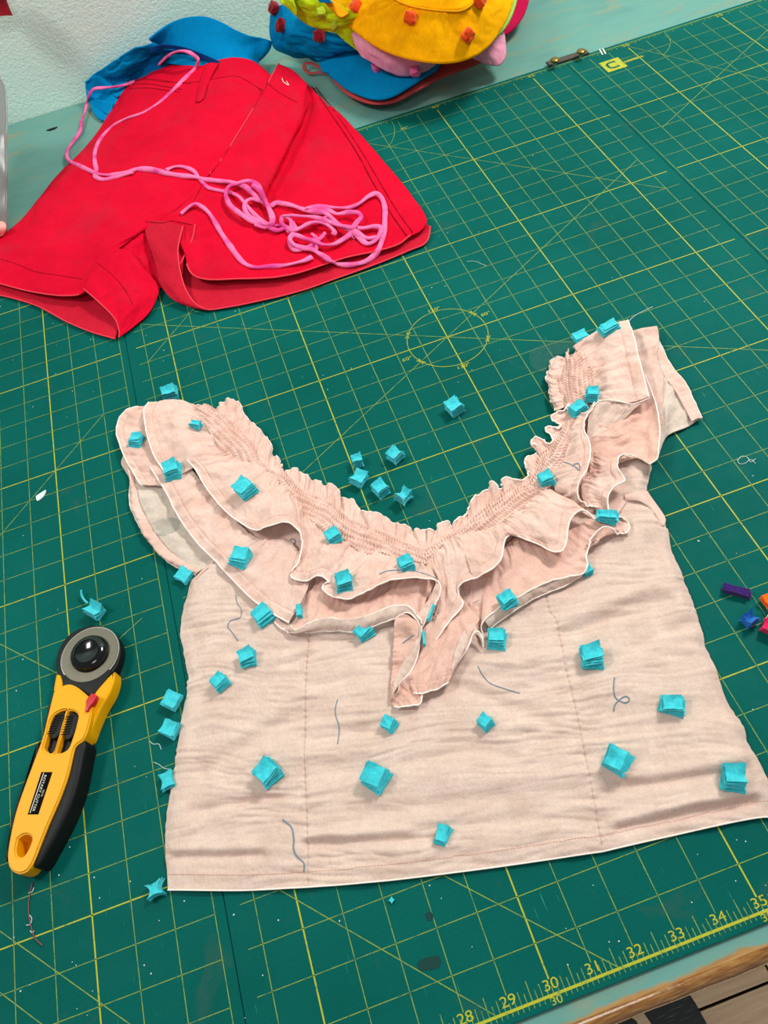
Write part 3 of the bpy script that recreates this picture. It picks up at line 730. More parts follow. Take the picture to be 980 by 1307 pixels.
ruffle('lower_ruffle', [[(772, 655, 8), (735, 672, 10), (700, 680, 11), (660, 686, 12), (628, 712, 12), (598, 730, 11), (590, 745, 9)],
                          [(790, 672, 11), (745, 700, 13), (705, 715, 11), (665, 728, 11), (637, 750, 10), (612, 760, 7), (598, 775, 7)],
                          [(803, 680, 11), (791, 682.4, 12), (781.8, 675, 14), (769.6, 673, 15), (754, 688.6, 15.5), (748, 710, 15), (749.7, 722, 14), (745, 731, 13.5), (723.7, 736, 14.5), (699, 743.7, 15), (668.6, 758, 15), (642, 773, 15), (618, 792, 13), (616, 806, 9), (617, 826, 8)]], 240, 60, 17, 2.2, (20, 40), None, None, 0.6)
ruffle('lower_ruffle_hem', [[(745, 731.5, 13.5), (723.7, 736.5, 14.5), (699, 744, 15), (668.6, 758.5, 15), (642, 773.5, 15), (618, 792, 13)],
                       [(744, 733, 11), (722, 741, 12.5), (696, 751, 13), (668.6, 764, 13), (645, 780, 13), (623, 799, 11)],
                       [(743, 735, 8), (721, 747.5, 9), (693, 759.5, 9.5), (668.6, 771.5, 9.5), (647, 787, 9.5), (626, 803, 8)]], 180, 18, 18, 0.5, (3.4, 40), None, M['blouse'], 0.58)
# the pouch-like tip at the centre front
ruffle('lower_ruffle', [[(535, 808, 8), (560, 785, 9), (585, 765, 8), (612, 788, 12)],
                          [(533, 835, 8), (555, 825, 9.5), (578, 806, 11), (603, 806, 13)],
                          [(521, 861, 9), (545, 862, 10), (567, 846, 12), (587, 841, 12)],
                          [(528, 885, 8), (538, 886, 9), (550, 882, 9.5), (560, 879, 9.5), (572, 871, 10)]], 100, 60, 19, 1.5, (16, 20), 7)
ruffle('lower_ruffle_hem', [[(604, 794, 14), (592.6, 803.7, 14), (582.4, 826, 13), (575.5, 853, 12)], [(608, 800, 14), (598, 808, 14.5), (590, 830, 13.5), (577, 856, 12)],
                       [(617, 826, 9), (614, 811, 12), (610, 806, 13.5), (604, 809, 13.5), (598.8, 822, 12.5), (586.5, 842, 11), (575, 858, 10), (572, 871, 9.5)]], 90, 16, 20, 0.4, (4, 20), None, M['blouse'], 0.58)
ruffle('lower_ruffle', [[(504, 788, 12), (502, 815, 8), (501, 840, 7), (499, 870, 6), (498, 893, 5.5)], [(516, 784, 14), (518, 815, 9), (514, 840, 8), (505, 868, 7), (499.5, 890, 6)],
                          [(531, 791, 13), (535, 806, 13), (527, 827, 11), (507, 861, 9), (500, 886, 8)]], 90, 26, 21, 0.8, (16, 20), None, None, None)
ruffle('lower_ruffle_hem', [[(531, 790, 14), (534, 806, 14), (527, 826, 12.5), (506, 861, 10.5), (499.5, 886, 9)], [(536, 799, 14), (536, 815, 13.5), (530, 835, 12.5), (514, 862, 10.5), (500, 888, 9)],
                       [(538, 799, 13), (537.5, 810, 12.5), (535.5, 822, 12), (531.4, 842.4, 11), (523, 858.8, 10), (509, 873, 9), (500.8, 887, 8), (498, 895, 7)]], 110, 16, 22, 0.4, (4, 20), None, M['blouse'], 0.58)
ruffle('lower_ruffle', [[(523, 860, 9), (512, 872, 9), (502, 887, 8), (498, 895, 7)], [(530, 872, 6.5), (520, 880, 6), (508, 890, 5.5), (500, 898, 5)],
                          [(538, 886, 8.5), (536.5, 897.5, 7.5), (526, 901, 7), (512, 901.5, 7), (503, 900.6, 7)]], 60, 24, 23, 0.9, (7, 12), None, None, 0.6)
# --- upper ruffle, left
ruffle('upper_ruffle', [[(250, 518, 10), (258, 530, 11), (266, 545, 12), (275, 562, 12), (289, 582, 11)], [(222, 509.6, 14), (232, 530, 16), (238, 552, 17), (248, 572, 15), (262, 592, 12)],
                          [(190, 514, 13), (184, 525, 15), (185.5, 543, 15.5), (191, 566, 15), (199, 586, 14), (207, 598, 12), (214, 612, 10)]], 130, 50, 24, 1.6, (30, 18), 8)
def cone_fn(G, au, av):
    return 0.0
ruffle('upper_ruffle', [[(285, 580, 12), (300, 585, 12.5), (325, 591, 12.5), (349, 607, 12.5), (368, 627, 12.5), (380, 640, 12), (392, 656, 12)],
                          [(262, 583, 16), (278, 600, 18), (300, 622, 19), (328, 638, 19), (352, 642, 20), (376, 652, 18), (392, 690, 11)],
                          [(239, 587, 15.5), (250, 600, 15.5), (262.5, 621, 15.5), (279, 643, 16), (299, 662, 17), (321, 675, 18), (331, 677, 19), (343, 672, 20.5), (360, 667, 22), (370, 669, 22), (380, 677, 20), (385, 689, 18), (384, 703, 17), (379, 721, 16), (373, 731, 16)]],
       240, 64, 25, 1.7, (26, 40), 7)
ruffle('upper_ruffle', [[(390, 655, 12), (404, 665, 12.5), (415, 676, 12.5), (433, 682, 12.5), (458, 704, 11)], [(386, 690, 11), (396, 698, 13), (412, 700, 18), (430, 706, 17), (440, 720, 13)],
                          [(374, 731, 14), (372, 736.5, 15), (380, 741, 15.5), (390, 741, 16), (398, 738.5, 17), (404.5, 735.5, 18), (412.6, 737.5, 18), (421, 744, 17)]], 130, 50, 26, 1.3, (16, 40), 7)
ruffle('upper_ruffle', [[(450, 700, 11), (470, 704, 12.5), (487, 703, 13), (507, 711, 13), (530, 714, 13.5), (547, 722, 14)], [(434, 724, 14), (450, 728, 17), (475, 724, 19), (505, 724, 19), (530, 726, 19), (556, 737, 19)],
                          [(421, 743, 17), (412, 748.5, 16), (411.5, 751.5, 16), (418, 758, 17), (430, 763, 18), (446.5, 765, 18), (459, 760, 19), (475, 752, 20), (495.5, 743.7, 21), (520, 739, 22), (542, 737.8, 22), (556, 741, 21), (562.5, 749, 20)]], 190, 54, 27, 1.4, (22, 40), 7)
ruffle('upper_ruffle_hem', [[(557, 743, 20), (549, 762, 16), (534, 786, 13), (537, 800, 12)], [(561, 746, 20), (556, 766, 16.5), (542, 788, 13.5), (538, 800, 12)],
                       [(563, 749, 20), (560.5, 761, 18), (548.5, 785, 15), (539, 800, 13)]], 70, 14, 28, 0.4, (4, 20), None, None, 0.6)
# --- upper ruffle, right of the centre front
ruffle('upper_ruffle', [[(546, 718, 14), (552, 708, 14), (563, 695, 14), (583, 684, 14)], [(560, 762, 13), (562, 740, 14), (572, 722, 17), (598, 705, 20)],
                          [(551, 800, 12), (566, 775, 12), (577, 750, 15), (604, 725, 20)],
                          [(540, 828, 10), (552, 820, 12.5), (564, 808, 13.5), (574, 793.5, 14.5), (588.6, 777, 15.5), (590.6, 769, 15), (586.5, 761, 15), (584.5, 754.7, 16), (590.6, 745.5, 18), (607, 738, 20)]], 150, 70, 29, 1.0, (20, 40), 7)
ruffle('upper_ruffle', [[(580, 685, 14), (609, 677, 14.5), (637, 670, 14)], [(594, 710, 19.5), (622, 698, 21), (645, 680, 22)], [(604, 739.5, 19.5), (612, 736, 20.5), (624.5, 729, 21.5), (638.8, 715, 22), (641.8, 701, 21), (644, 688.6, 20.5), (649, 683.5, 20)]],
       120, 50, 30, 1.0, (24, 40), 7)
ruffle('upper_ruffle', [[(635, 671, 14), (661, 651, 13), (680, 635, 13), (700, 624, 12)], [(642, 682, 20), (672, 662, 22), (700, 648, 21), (730, 640, 17)],
                          [(648, 683.5, 20), (656, 684, 19), (665, 685.5, 18.5), (681.6, 692.6, 18.5), (698, 701, 20), (708, 704.5, 21.5), (717, 703, 21.5), (722.4, 692.6, 21), (724.5, 676, 20), (728.6, 662, 19.5), (738.8, 652, 20), (749, 653, 19), (759, 662, 17), (764, 667, 15)]], 190, 54, 31, 1.6, (20, 34), 7)
# --- upper ruffle over the right shoulder
ruffle('upper_ruffle', [[(731, 443, 14), (742, 456, 12.5), (753, 470, 12), (757, 484, 12), (755, 498, 13), (758, 512, 15)],
                          [(752, 428, 18), (757, 445, 14), (768, 462, 17), (775, 485, 19), (778, 500, 19), (783, 513, 19)],
                          [(775, 415, 20), (785, 440, 22), (795, 465, 21), (800, 490, 20), (805, 513, 20)],
                          [(801, 408.5, 21), (808, 429, 22), (814.7, 456, 23), (823.7, 490, 23), (828, 508, 22)]], 130, 60, 32, 1.5, (26, 20), 9)
ruffle('upper_ruffle', [[(829, 508, 21), (806, 515.5, 19), (781, 511.5, 18), (763, 513, 18)], [(812, 520, 17), (795, 530, 15), (775, 533, 14.5), (752, 530, 17)], [(800, 530, 14), (785, 543, 12), (768, 553, 11.5), (749, 562, 13)]], 90, 30, 33, 0.8, (24, 24), None, M['blouse'], None)
tube('upper_ruffle_fold_edge', [Um(p) for p in [(829, 508, 22.4), (818, 512.5, 21), (806, 515.5, 20), (793, 513, 19.6), (781, 511, 19.6), (770, 511, 19.6), (763, 513, 19.6), (756, 520, 19.6)]], 0.45, M['edge'], blouse, n=60)
ruffle('upper_ruffle', [[(738, 528, 14), (728, 548, 13), (724, 570, 13), (718, 592, 12.5), (708, 604, 12), (703, 614, 12), (712, 628, 12), (735, 643, 11), (755, 654, 9)],
                          [(748, 526, 18), (738, 545, 19), (738, 570, 20), (735, 592, 20), (724, 608, 19), (717, 618, 17), (726, 633, 15), (742, 644, 13), (758, 652, 11)],
                          [(760, 515, 18.5), (754, 523, 19.5), (747, 537, 21), (745, 548, 22), (752, 564, 22), (753, 584, 22), (749, 599, 22), (741, 613, 21), (736.7, 623, 20), (738.8, 635.5, 18), (749, 643.7, 16), (761, 651, 14)]], 180, 46, 34, 1.2, (24, 24), 6)

# --- shirred band and neckline frill
def shir(seed):
    def fn(G, au, av):
        tot = av[-1][None] + 1e-6
        row = av / 4.6                                            # rows of elastic thread
        k = np.floor(row); fr = row - k
        base = 0.85 * (1 - np.cos(2 * math.pi * fr)) * .5          # puffs between threads
        ph = gn(k * 1.7 + au / 30, k * 3.1, seed) * 5
        pl = np.sin(2 * math.pi * (au / 2.7) + ph + 1.8 * gn(au / 5, av / 3, seed + 2)) * (0.55 + .4 * gn(au / 9, av / 5, seed + 4))
        return (0.35 + base) * pl * 1.7 + 0.5 * base + 1.2 * gn(au / 14, av / 9, seed + 6)
    return fn
upL = [(262, 517, 8), (281, 526, 8), (303, 546, 8), (323, 566, 8), (331, 586, 8), (347, 601, 8), (360, 604, 8), (372, 615, 8), (386, 627, 8), (406, 634, 8), (423, 642, 8), (439, 659, 8), (460, 669, 8), (485, 678, 8), (509, 690, 8), (526, 696, 8), (542, 703, 8)]
loL = [(248, 519, 11), (260, 540, 12), (273, 560, 12), (287, 582, 12), (304, 587, 12), (324, 593, 12), (350, 610, 12), (368, 630, 12), (392, 659, 12), (415, 679, 12), (434, 686, 12), (452, 699, 12), (463, 707, 12.5), (487, 706, 13), (507, 714, 13), (530, 717, 13), (546, 722, 13)]
md = [tuple((np.array(a) + np.array(b_)) / 2 + np.array([0, 0, 2.0])) for a, b_ in zip(upL, loL)]
o, GS1 = cloth('shirring', [upL, md, loL], 900, 44, M['frill'], blouse, wr=0.4, wscale=(30, 30), seed=51, fn=shir(51), fine=.2)
upR = [(541, 703, 8), (554, 695, 8), (563, 688, 8), (583, 677, 8), (600, 664, 8), (620, 647, 8), (641, 630, 8), (661, 616, 8), (676, 611, 8), (682, 595, 8), (690, 578, 8), (703, 570, 8), (714, 553, 8), (722, 535, 8), (720, 515, 8), (712, 495, 8), (712, 472, 8), (726, 445, 9)]
loR = [(547, 722, 13), (558, 705, 13), (566, 697, 13), (585, 686, 13), (609, 679, 13), (637, 673, 13), (663, 654, 12), (688, 632, 12), (710, 614, 12), (722, 590, 12), (727, 570, 12), (731, 550, 12), (742, 527, 12), (757, 503, 12), (760, 484, 12), (756, 468, 12), (740, 443, 12)]
md = [tuple((np.array(a) + np.array(b_)) / 2 + np.array([0, 0, 2.0])) for a, b_ in zip(upR[:17], loR)]
o, GS2 = cloth('shirring', [upR, md, loR], 800, 44, M['frill'], blouse, wr=0.4, wscale=(30, 30), seed=61, fn=shir(61), fine=.2)
frL = [(250, 516, 5), (270, 522, 5), (281, 521, 6), (282, 514, 6), (288, 511, 7), (296, 511, 7), (307, 517, 6), (311, 527, 5), (316, 533, 7), (321.6, 537, 6), (328, 545, 7), (334, 551.4, 7), (341, 559, 5), (346, 567, 7), (349.4, 579, 5), (357, 587, 6), (360, 599, 7), (362, 603, 5), (368, 599, 8), (380, 597, 8), (384, 604, 5), (393, 606, 8), (398, 613, 5), (410, 613, 8), (414, 619, 5), (424, 618.5, 8), (434, 626, 8), (436, 634, 5), (443, 636, 8), (449, 636, 8), (455, 645, 7), (459, 651.5, 5), (470, 653, 9), (481, 654, 9), (490, 659, 8), (497, 665, 6), (507, 668, 8), (516, 670, 8), (524, 675, 6), (528, 680, 4), (532, 674, 8), (538, 675, 8), (543, 676, 6)]
def frill_fn(seed):
    def fn(G, au, av):
        t = av / (av[-1][None] + 1e-9)
        return (0.2 + 1.6 * t) * 1.9 * gn(au / 8.0, av / 30, seed) + (0.3 + t) * 1.3 * gn(au / 3.6, av / 14, seed + 2) + 0.5 * gn(au / 2.6, av / 8, seed + 1)
    return fn
upL2 = [tuple(np.array(a) * .75 + np.array(b_) * .25 - np.array([0, 0, 1.0])) for a, b_ in zip(upL, loL)]
o, GF = cloth('neckline_frill', [upL2, frL], 520, 22, M['frill'], blouse, wr=0.3, seed=71, fn=frill_fn(71), hem=None)
tube('hem_edge', GF[-1], 0.4, M['edge'], o)
frR = [(543, 676, 6), (550, 678, 7), (554, 680, 5), (557, 671, 8), (564, 667, 8), (571, 666, 8), (577, 673, 5), (580, 668, 8), (585, 661, 8), (593, 658, 7), (596, 654, 5), (597, 650, 8), (603, 639, 9), (609, 632, 9), (616, 628, 9), (626, 624, 6), (627, 616, 10), (632, 618, 10), (637, 625, 9), (641, 622, 8), (641, 612, 11), (647, 608, 11), (654, 612, 10), (663, 614, 10), (673, 609, 9), (675, 601, 9), (671, 594, 10), (670, 587, 10), (675, 582, 9), (684, 578, 9), (687, 572, 9), (680, 569, 10), (678, 563, 11), (683, 558, 11), (692, 561, 10), (700, 567, 10), (706, 562, 10), (703, 555, 11), (696, 549, 11), (697, 545, 11), (705, 545, 10), (712, 548, 10), (714, 542, 10), (706, 537, 11), (703, 532, 11), (710, 528, 11), (720, 522, 11), (725, 517, 11), (726, 524, 10)]
upR2 = [tuple(np.array(a) * .75 + np.array(b_) * .25 - np.array([0, 0, 1.0])) for a, b_ in zip(upR[:15], loR[:15])]
o, GF2 = cloth('neckline_frill', [upR2, frR], 560, 20, M['frill'], blouse, wr=0.3, seed=81, fn=frill_fn(81), hem=None)
tube('hem_edge', GF2[-1] + np.array([0, 0, .3e-3]), 0.72, M['edge'], o)
o, GF3 = cloth('neckline_frill', [[(726, 516, 9), (722, 500, 9), (719, 485, 9), (720, 470, 9), (730, 455, 9)],
                                   [(714, 523, 7), (706, 508, 9), (705, 485, 9), (708, 465, 9), (722, 456, 9)],
                                   [(709.5, 525, 5), (702, 508, 6), (700, 493, 6), (699, 478, 6), (701.5, 458, 6), (713, 455.5, 7), (724, 458, 7), (731, 452, 8)]], 130, 34, M['frill'], blouse, wr=1.0, wscale=(10, 14), seed=91, fn=frill_fn(91))
tube('hem_edge', GF3[-1], 0.35, M['edge'], o)
# underarm binding on the left and the armhole seam on the right
o, G_ = cloth('armhole_binding', [[(276, 714, 6), (262, 724, 6), (248, 738, 5)], [(273, 718, 8), (259, 730, 8), (245, 744, 6)], [(270, 722, 5), (255, 736, 5), (243, 750, 4)]], 40, 10, M['frill'], blouse, wr=.3, seed=95)
o, G_ = cloth('armhole_binding', [[(797, 631, 8), (812, 628, 8), (826, 627, 5)], [(797, 634, 9), (815, 634, 9), (833, 640, 6), (850, 665, 4)], [(798, 639, 7), (815, 640, 8), (831, 650, 6), (845, 672, 5)]], 60, 10, M['frill'], blouse, wr=.5, seed=96)

# ------------------------------------------------------------------ red shorts
shorts = empty('shorts', tuple(U(270, 240, 0)))
tag(shorts, 'faded red twill shorts lying folded across the far left of the mats', 'shorts')
NB = len(SURF)
def sh(name, rows, nu=120, nv=60, seed=1, wr=1.2, ws=(45, 45), hem=None, mat=None, edge=None, label=None, fn=None, thick=1.2):
    o, G = cloth(name, rows, nu, nv, mat or M['red'], shorts, wr=wr, wscale=ws, seed=seed, thick=thick, fine=0.12, fn=fn)
    if edge: tube('hem_edge', G[-1] if edge == 'last' else edge(G), 0.8, M['redlight'], o)
    if label: o['label'] = label
    return o, G
# back layers on the mat
sh('back_leg', [[(-40, 300, 3), (50, 330, 4), (110, 355, 4), (150, 385, 3)], [(-45, 360, 2.5), (0, 365, 3), (60, 385, 3.5), (110, 400, 3.5), (155, 405, 3)], [(-48, 372, 2), (0, 377, 2.5), (46, 390, 3), (86, 411, 3), (116, 423.5, 3), (147, 432.6, 3)]], 120, 40, 101, .7, edge='last', mat=M['redhem'])
sh('back_leg', [[(225, 310, 3), (320, 320, 3), (420, 310, 3), (530, 270, 3)], [(226, 345, 4), (330, 355, 4), (440, 335, 4), (541, 285, 4)], [(246, 388, 3), (262, 395, 3), (290.6, 392, 3), (327, 385, 3), (385, 371, 3), (430, 355, 3), (475, 339, 3), (524, 319, 3), (541, 312, 3), (546.5, 304, 4), (549, 289, 6)]], 200, 46, 102, .9, edge='last', mat=M['redhem'])
# left leg front
def lf(G, au, av):
    return 0
sh('front_leg', [[(191, 81, 10), (161, 113, 6), (141, 142, 5), (121, 174, 5), (100, 198, 5), (75, 222, 5), (49, 255, 5), (26, 282, 5), (-30, 325, 4)],
                 [(200, 80, 20), (170, 118, 17), (130, 176, 16), (88, 228, 16), (40, 285, 14), (-35, 345, 7)],
                 [(240, 79, 30), (205, 140, 30), (150, 225, 28), (95, 295, 24), (20, 368, 9)],
                 [(290, 74, 34), (260, 140, 34), (210, 225, 33), (150, 300, 28), (84, 378, 13)],
                 [(318, 76, 32), (300, 125, 33), (270, 185, 33), (235, 240, 32), (180, 290, 30), (135, 325, 26), (108, 372, 18)],
                 [(347, 97, 26), (320, 146, 28), (291, 193, 29), (262, 230, 29), (225, 268, 29), (190, 290, 28), (150, 315, 27), (134, 322, 26)]], 200, 110, 103, 2.6, (45, 60),
   edge=lambda G: np.array([G[k, -1] for k in range(0, int(G.shape[0] * .78))]) + [0, 0, .0006])
sh('inner_leg', [[(134, 321, 27), (150, 318, 27), (166, 322, 25), (185, 345, 18), (203, 365, 8), (203, 372, 6), (190, 400, 4), (171, 417, 3)],
                 [(122, 335, 26), (140, 345, 24), (158, 365, 19), (172, 390, 12), (170, 412, 5), (162, 424, 3)],
                 [(107, 369, 19), (119, 379, 18), (131, 390, 15.5), (142, 401, 12), (149, 411, 9), (152, 422, 6), (152, 431, 4)]], 110, 44, 104, 1.6, (20, 20), edge='last')
# right leg front: fly side, fold and outer part
def fold_fn(G, au, av):
    return 0
sh('front_leg', [[(355, 82, 30), (342, 107, 31), (320, 146, 32), (291, 193, 32), (266, 226, 32), (240, 255, 31), (215, 275, 30), (185, 281, 29), (210, 286, 28), (234, 290, 26)],
                 [(372, 89, 29), (362, 125, 31), (345, 165, 31), (322, 215, 30), (300, 255, 26), (280, 290, 21), (262, 322, 17), (247, 352, 14)],
                 [(391, 107, 25), (386, 145, 26), (365, 190, 26), (345, 230, 24), (330, 262, 20), (318, 305, 17), (307, 356.5, 13)],
                 [(394, 110, 14), (391, 147, 13), (371, 193, 13), (352, 232, 13), (338, 265, 14), (330, 305, 14), (325, 356, 12)],
                 [(402, 118, 15), (412, 155, 17), (405, 205, 17), (390, 250, 17), (378, 295, 15), (365, 352.5, 12)],
                 [(410, 126, 12), (432, 170, 14), (450, 220, 14), (450, 265, 13), (441, 330, 10)],
                 [(420, 136, 7), (455, 173, 9), (490, 220, 10), (505, 262, 10), (507, 313, 9)],
                 [(425, 137, 5), (455, 167, 5), (484, 200, 5), (520, 243, 5), (542, 274, 6), (544, 286, 9), (535, 296.5, 9), (524, 301, 9)]], 200, 130, 105, 2.2, (60, 40),
   edge=lambda G: G[int(G.shape[0] * .17):, -1] + [0, 0, .0006])
sh('crotch', [[(262, 226, 30), (240, 245, 30), (210, 262, 29), (184, 282, 27)], [(275, 240, 28), (255, 270, 27), (232, 280, 27), (205, 287, 27)], [(300, 256, 20), (285, 280, 19), (262, 292, 20), (235, 290, 25)]], 60, 30, 110, .5)
sh('crotch', [[(120, 322, 24), (150, 312, 26), (180, 296, 26), (200, 284, 26)], [(140, 335, 18), (165, 330, 20), (185, 325, 16), (200, 318, 15)], [(170, 352, 14), (190, 358, 8), (200, 364, 4), (212, 372, 3)]], 70, 40, 111, 2.2, (16, 16))
# rolled cuff between the legs
sh('cuff', [[(184, 280, 29), (186, 299, 27), (197, 332, 20), (205, 363, 12), (219, 381, 7), (241, 391, 5), (262, 395.5, 4)],
            [(210, 283, 31), (206, 305, 28), (212, 335, 22), (219, 362, 15), (231, 382, 9), (248, 391, 6), (263, 395.5, 5)],
            [(233.5, 289, 28), (229, 306, 26), (227, 322, 23), (230.4, 348, 17), (237.6, 371, 11), (250, 388, 7), (263, 395, 5)]], 120, 26, 106, .7, (22, 20), edge='last', mat=M['redhem'])
sh('cuff_lining', [[(212, 283, 29.5), (222, 300, 22), (226, 330, 16), (229, 350, 12)], [(234, 284, 28.5), (236, 305, 19), (232, 330, 15), (232, 350, 12)], [(249, 287, 26), (247, 299, 23), (243, 311, 20), (236, 325, 18), (230, 337, 17)]], 60, 24, 107, .4, edge='last')
# seams and details drawn in real thread on the cloth
def bvh(lo, hi=None):
    V = []; Fc = []; off = 0
    for v, f_ in SURF[lo:hi]:
        V += [tuple(x) for x in v]; Fc += [tuple(int(i) + off for i in q_) for q_ in f_]; off += len(v)
    return BVHTree.FromPolygons(V, Fc)
BV_BLOUSE = bvh(0, NB); BV_SHORTS = bvh(NB); SHORT_SURF = SURF[NB:]
def lay(bv, pix, lift=0.0006, n=None, smooth=True, nmax=400):
    """points on the surface below the given photo pixels; falls back to the mat"""
    if n: 
        P = crom([(p[0], p[1], 0) for p in pix], n); pix = [(p[0], p[1]) for p in P]
    out = []
    for p in pix:
        o_, d_ = ray(p[0], p[1]); h = bv.ray_cast(o_, d_) if bv else (None,)
        if h[0] is None: h3 = U(p[0], p[1], 0.0)
        else: h3 = np.array(h[0])
        if h3[2] < 0: h3 = U(p[0], p[1], 0)
        out.append(h3 + [0, 0, lift])
    out = np.array(out)
    if smooth and len(out) > 6:
        for _ in range(2): out[1:-1, 2] = (out[:-2, 2] + 2 * out[1:-1, 2] + out[2:, 2]) / 4
    return out
def seam(name, pix, r=0.5, mat='redseam', n=60, parent=shorts, bv=None, lift=0.0007):
    return tube(name, lay(bv or BV_SHORTS, pix, lift, n), r, M[mat], parent, sides=5)
seam('waistband_seam', [(184, 100), (200, 104), (235, 106), (262, 104), (281, 100), (302, 98), (322, 108), (336, 118)])
seam('pocket_welt', [(168, 108), (190, 108), (215, 112), (232, 115)], 0.6); seam('pocket_welt', [(166, 114), (190, 113), (212, 116), (230, 118)], 0.6); seam('pocket_welt', [(172, 103), (195, 102), (225, 106), (245, 108)], 0.45)
seam('fly_edge', [(356, 82), (342, 107), (320, 145.7), (305, 170), (291, 192.7), (269, 223)], 0.8, 'redlight', lift=0.0012)
seam('waistband_seam', [(343, 108), (352, 116), (365, 124), (380, 132)])
seam('side_seam', [(398, 112), (425, 150), (455, 195), (475, 232), (500, 275), (519, 302)], 0.8)
seam('side_seam', [(403, 112), (432, 150), (462, 195), (484, 232), (508, 272), (527, 298)], 0.6)
seam('hem_seam', [(0, 331), (20, 337), (45, 347), (75, 352), (105, 357)], 0.35)
seam('hem_seam', [(124, 336), (140, 348), (160, 371), (170, 390)], 0.35)
seam('cuff_seam', [(186, 284), (209, 285), (218, 283), (228, 284), (246, 288)], 0.5)
seam('crotch_seam', [(262, 228), (254, 245), (248, 256), (243, 268)], 0.4)
o, G_ = cloth('belt_loop', [[(263, 82, 35.5), (256, 100, 36), (252, 118, 35.5), (250, 130, 34.5)], [(268, 80.5, 37), (263, 100, 37.5), (258, 118, 37), (254, 130, 35.5)], [(279, 81, 35.5), (270, 97, 36), (264, 112, 35.8), (260, 126, 34.8)]], 40, 12, M['red'], shorts, wr=.2, seed=120, thick=1)
SURF.pop(); tube('hem_edge', G_[-1], 0.5, M['redseam'], o)
for a, b2 in (((360, 101), (362, 106)), ((362, 106), (368, 110)), ((366, 105), (369, 110))):
    tube('buttonhole_stitching', lay(BV_SHORTS, [a, b2], .0012, 6), 0.55, M['buttonhole'], shorts)

# ------------------------------------------------------------------ cubes cut from felt
def felt_stack(name, w, d, h, layers, pinch, bend, seed, mat, curl=0.0, fan=0.0):
    """stack of felt squares, pinched at the waist and bent along its middle; metres"""
    r_ = random.Random(seed); parts = []
    n = 9 if w > .004 else 5; g = np.linspace(-1, 1, n)
    A, B = np.meshgrid(g, g)
    for k in range(layers):
        t = (k + .5) / layers
        ww = 1 + r_.uniform(-.09, .05) - fan * .22 * t; dd = 1 + r_.uniform(-.09, .05) - fan * .25 * t; ox, oy = r_.uniform(-.05, .05) - fan * .03 * t, r_.uniform(-.05, .05) + fan * .17 * (t - .3)
        px_ = A * (1 - pinch * (1 - B ** 2)) * w / 2 * ww + ox * w
        py_ = B * (1 - pinch * .6 * (1 - A ** 2)) * d / 2 * dd + oy * d
        ang = r_.uniform(-.07, .07) + fan * .28 * (t - .5); X = px_ * math.cos(ang) - py_ * math.sin(ang); Y = px_ * math.sin(ang) + py_ * math.cos(ang)
        zt = h * t + bend * h * (np.abs(B) ** 1.3 - .35) * (t ** 1.2) + curl * h * t * (np.clip(A + B, 0, 2) ** 2) * .075
        zt = zt + h * .10 * gn(A * 1.2 + seed * 3.1, B * 1.2 + k * .5, seed) * (0.3 + t)
        zt = np.maximum(zt, h * .35 / layers * (1 + k))
        th = h / layers * .40
        top = np.stack([X, Y, zt + th], -1).reshape(-1, 3); bot = np.stack([X, Y, zt - th], -1).reshape(-1, 3)
        F1 = [tuple(q_) for q_ in grid_faces(n, n)]; F2 = [tuple(x + n * n for x in reversed(q_)) for q_ in grid_faces(n, n)]
        bd = [i for i in range(n)] + [i * n + n - 1 for i in range(1, n)] + [(n - 1) * n + i for i in range(n - 2, -1, -1)] + [i * n for i in range(n - 2, 0, -1)]
        F3 = [(bd[i], bd[i] + n * n, bd[(i + 1) % len(bd)] + n * n, bd[(i + 1) % len(bd)]) for i in range(len(bd))]
        parts.append((np.vstack([top, bot]), F1 + F2 + F3))
    o = joined(name, parts, mat)
    try: o.data.set_sharp_from_angle(angle=math.radians(50))
    except Exception: pass
    return o
BV_MAT = None
def place_cube(px, py, sx, sy, h, rot, label, bv='blouse', pinch=.1, bend=.2, layers=7, seed=1, tilt=(0, 0), mat='teal', cat='felt cube', group='turquoise felt cubes scattered over the blouse', curl=.5, name='felt_cube', sink=0, z=None):
    """sx, sy, h in inches"""
    if mat == 'teal' and sx > .2:
        sx *= 1.16; sy *= 1.16
        if pinch < .3: pinch *= .35 if bv == 'blouse' else .6
    b_ = {'blouse': BV_BLOUSE, 'mat': None, 'shorts': BV_SHORTS}[bv]
    if z is None:
        zs = lay(b_, [(px, py)], 0)[0][2]
        for _ in range(2):
            q_ = U(px, py, zs + h * S * .4)
            if b_ is not None:
                hh = b_.ray_cast(Vector((q_[0], q_[1], 0.2)), Vector((0, 0, -1)))
                zs = hh[0][2] if hh[0] is not None else 0.0
            else: zs = 0.0
    else: zs = z * 1e-3
    q_ = U(px, py, zs + h * S * .5)
    o = felt_stack(name, sx * S, sy * S, h * S, layers, pinch, bend, seed, M[mat], curl, (.9 if bv == 'blouse' else .15) * (1 if mat == 'teal' and sx > .3 else 0))
    o.rotation_euler = (math.radians(tilt[0]), math.radians(tilt[1]), math.radians(rot))
    lift = abs(math.sin(math.radians(tilt[0]))) * sy * S * .5 + abs(math.sin(math.radians(tilt[1]))) * sx * S * .5
    zc = zs + 0.0004 + sink * 1e-3
    if abs(tilt[0]) > 30 or abs(tilt[1]) > 30: 
        c = U(px, py, zs + max(lift, .001)); o.location = (c[0], c[1], zs + lift)
    else: o.location = (q_[0], q_[1], zc + lift * .6)
    tag(o, label, cat, group); return o
G1 = 'turquoise felt cubes on the ruffles'; G2 = 'turquoise felt cubes on the blouse front'; G3 = 'turquoise felt cubes on the green mats'
C = place_cube
C(217, 503, .50, .42, .32, -2, 'turquoise felt cube peeking over the top of the left shoulder ruffle', 'mat', .1, .5, 7, 1, group=G1)
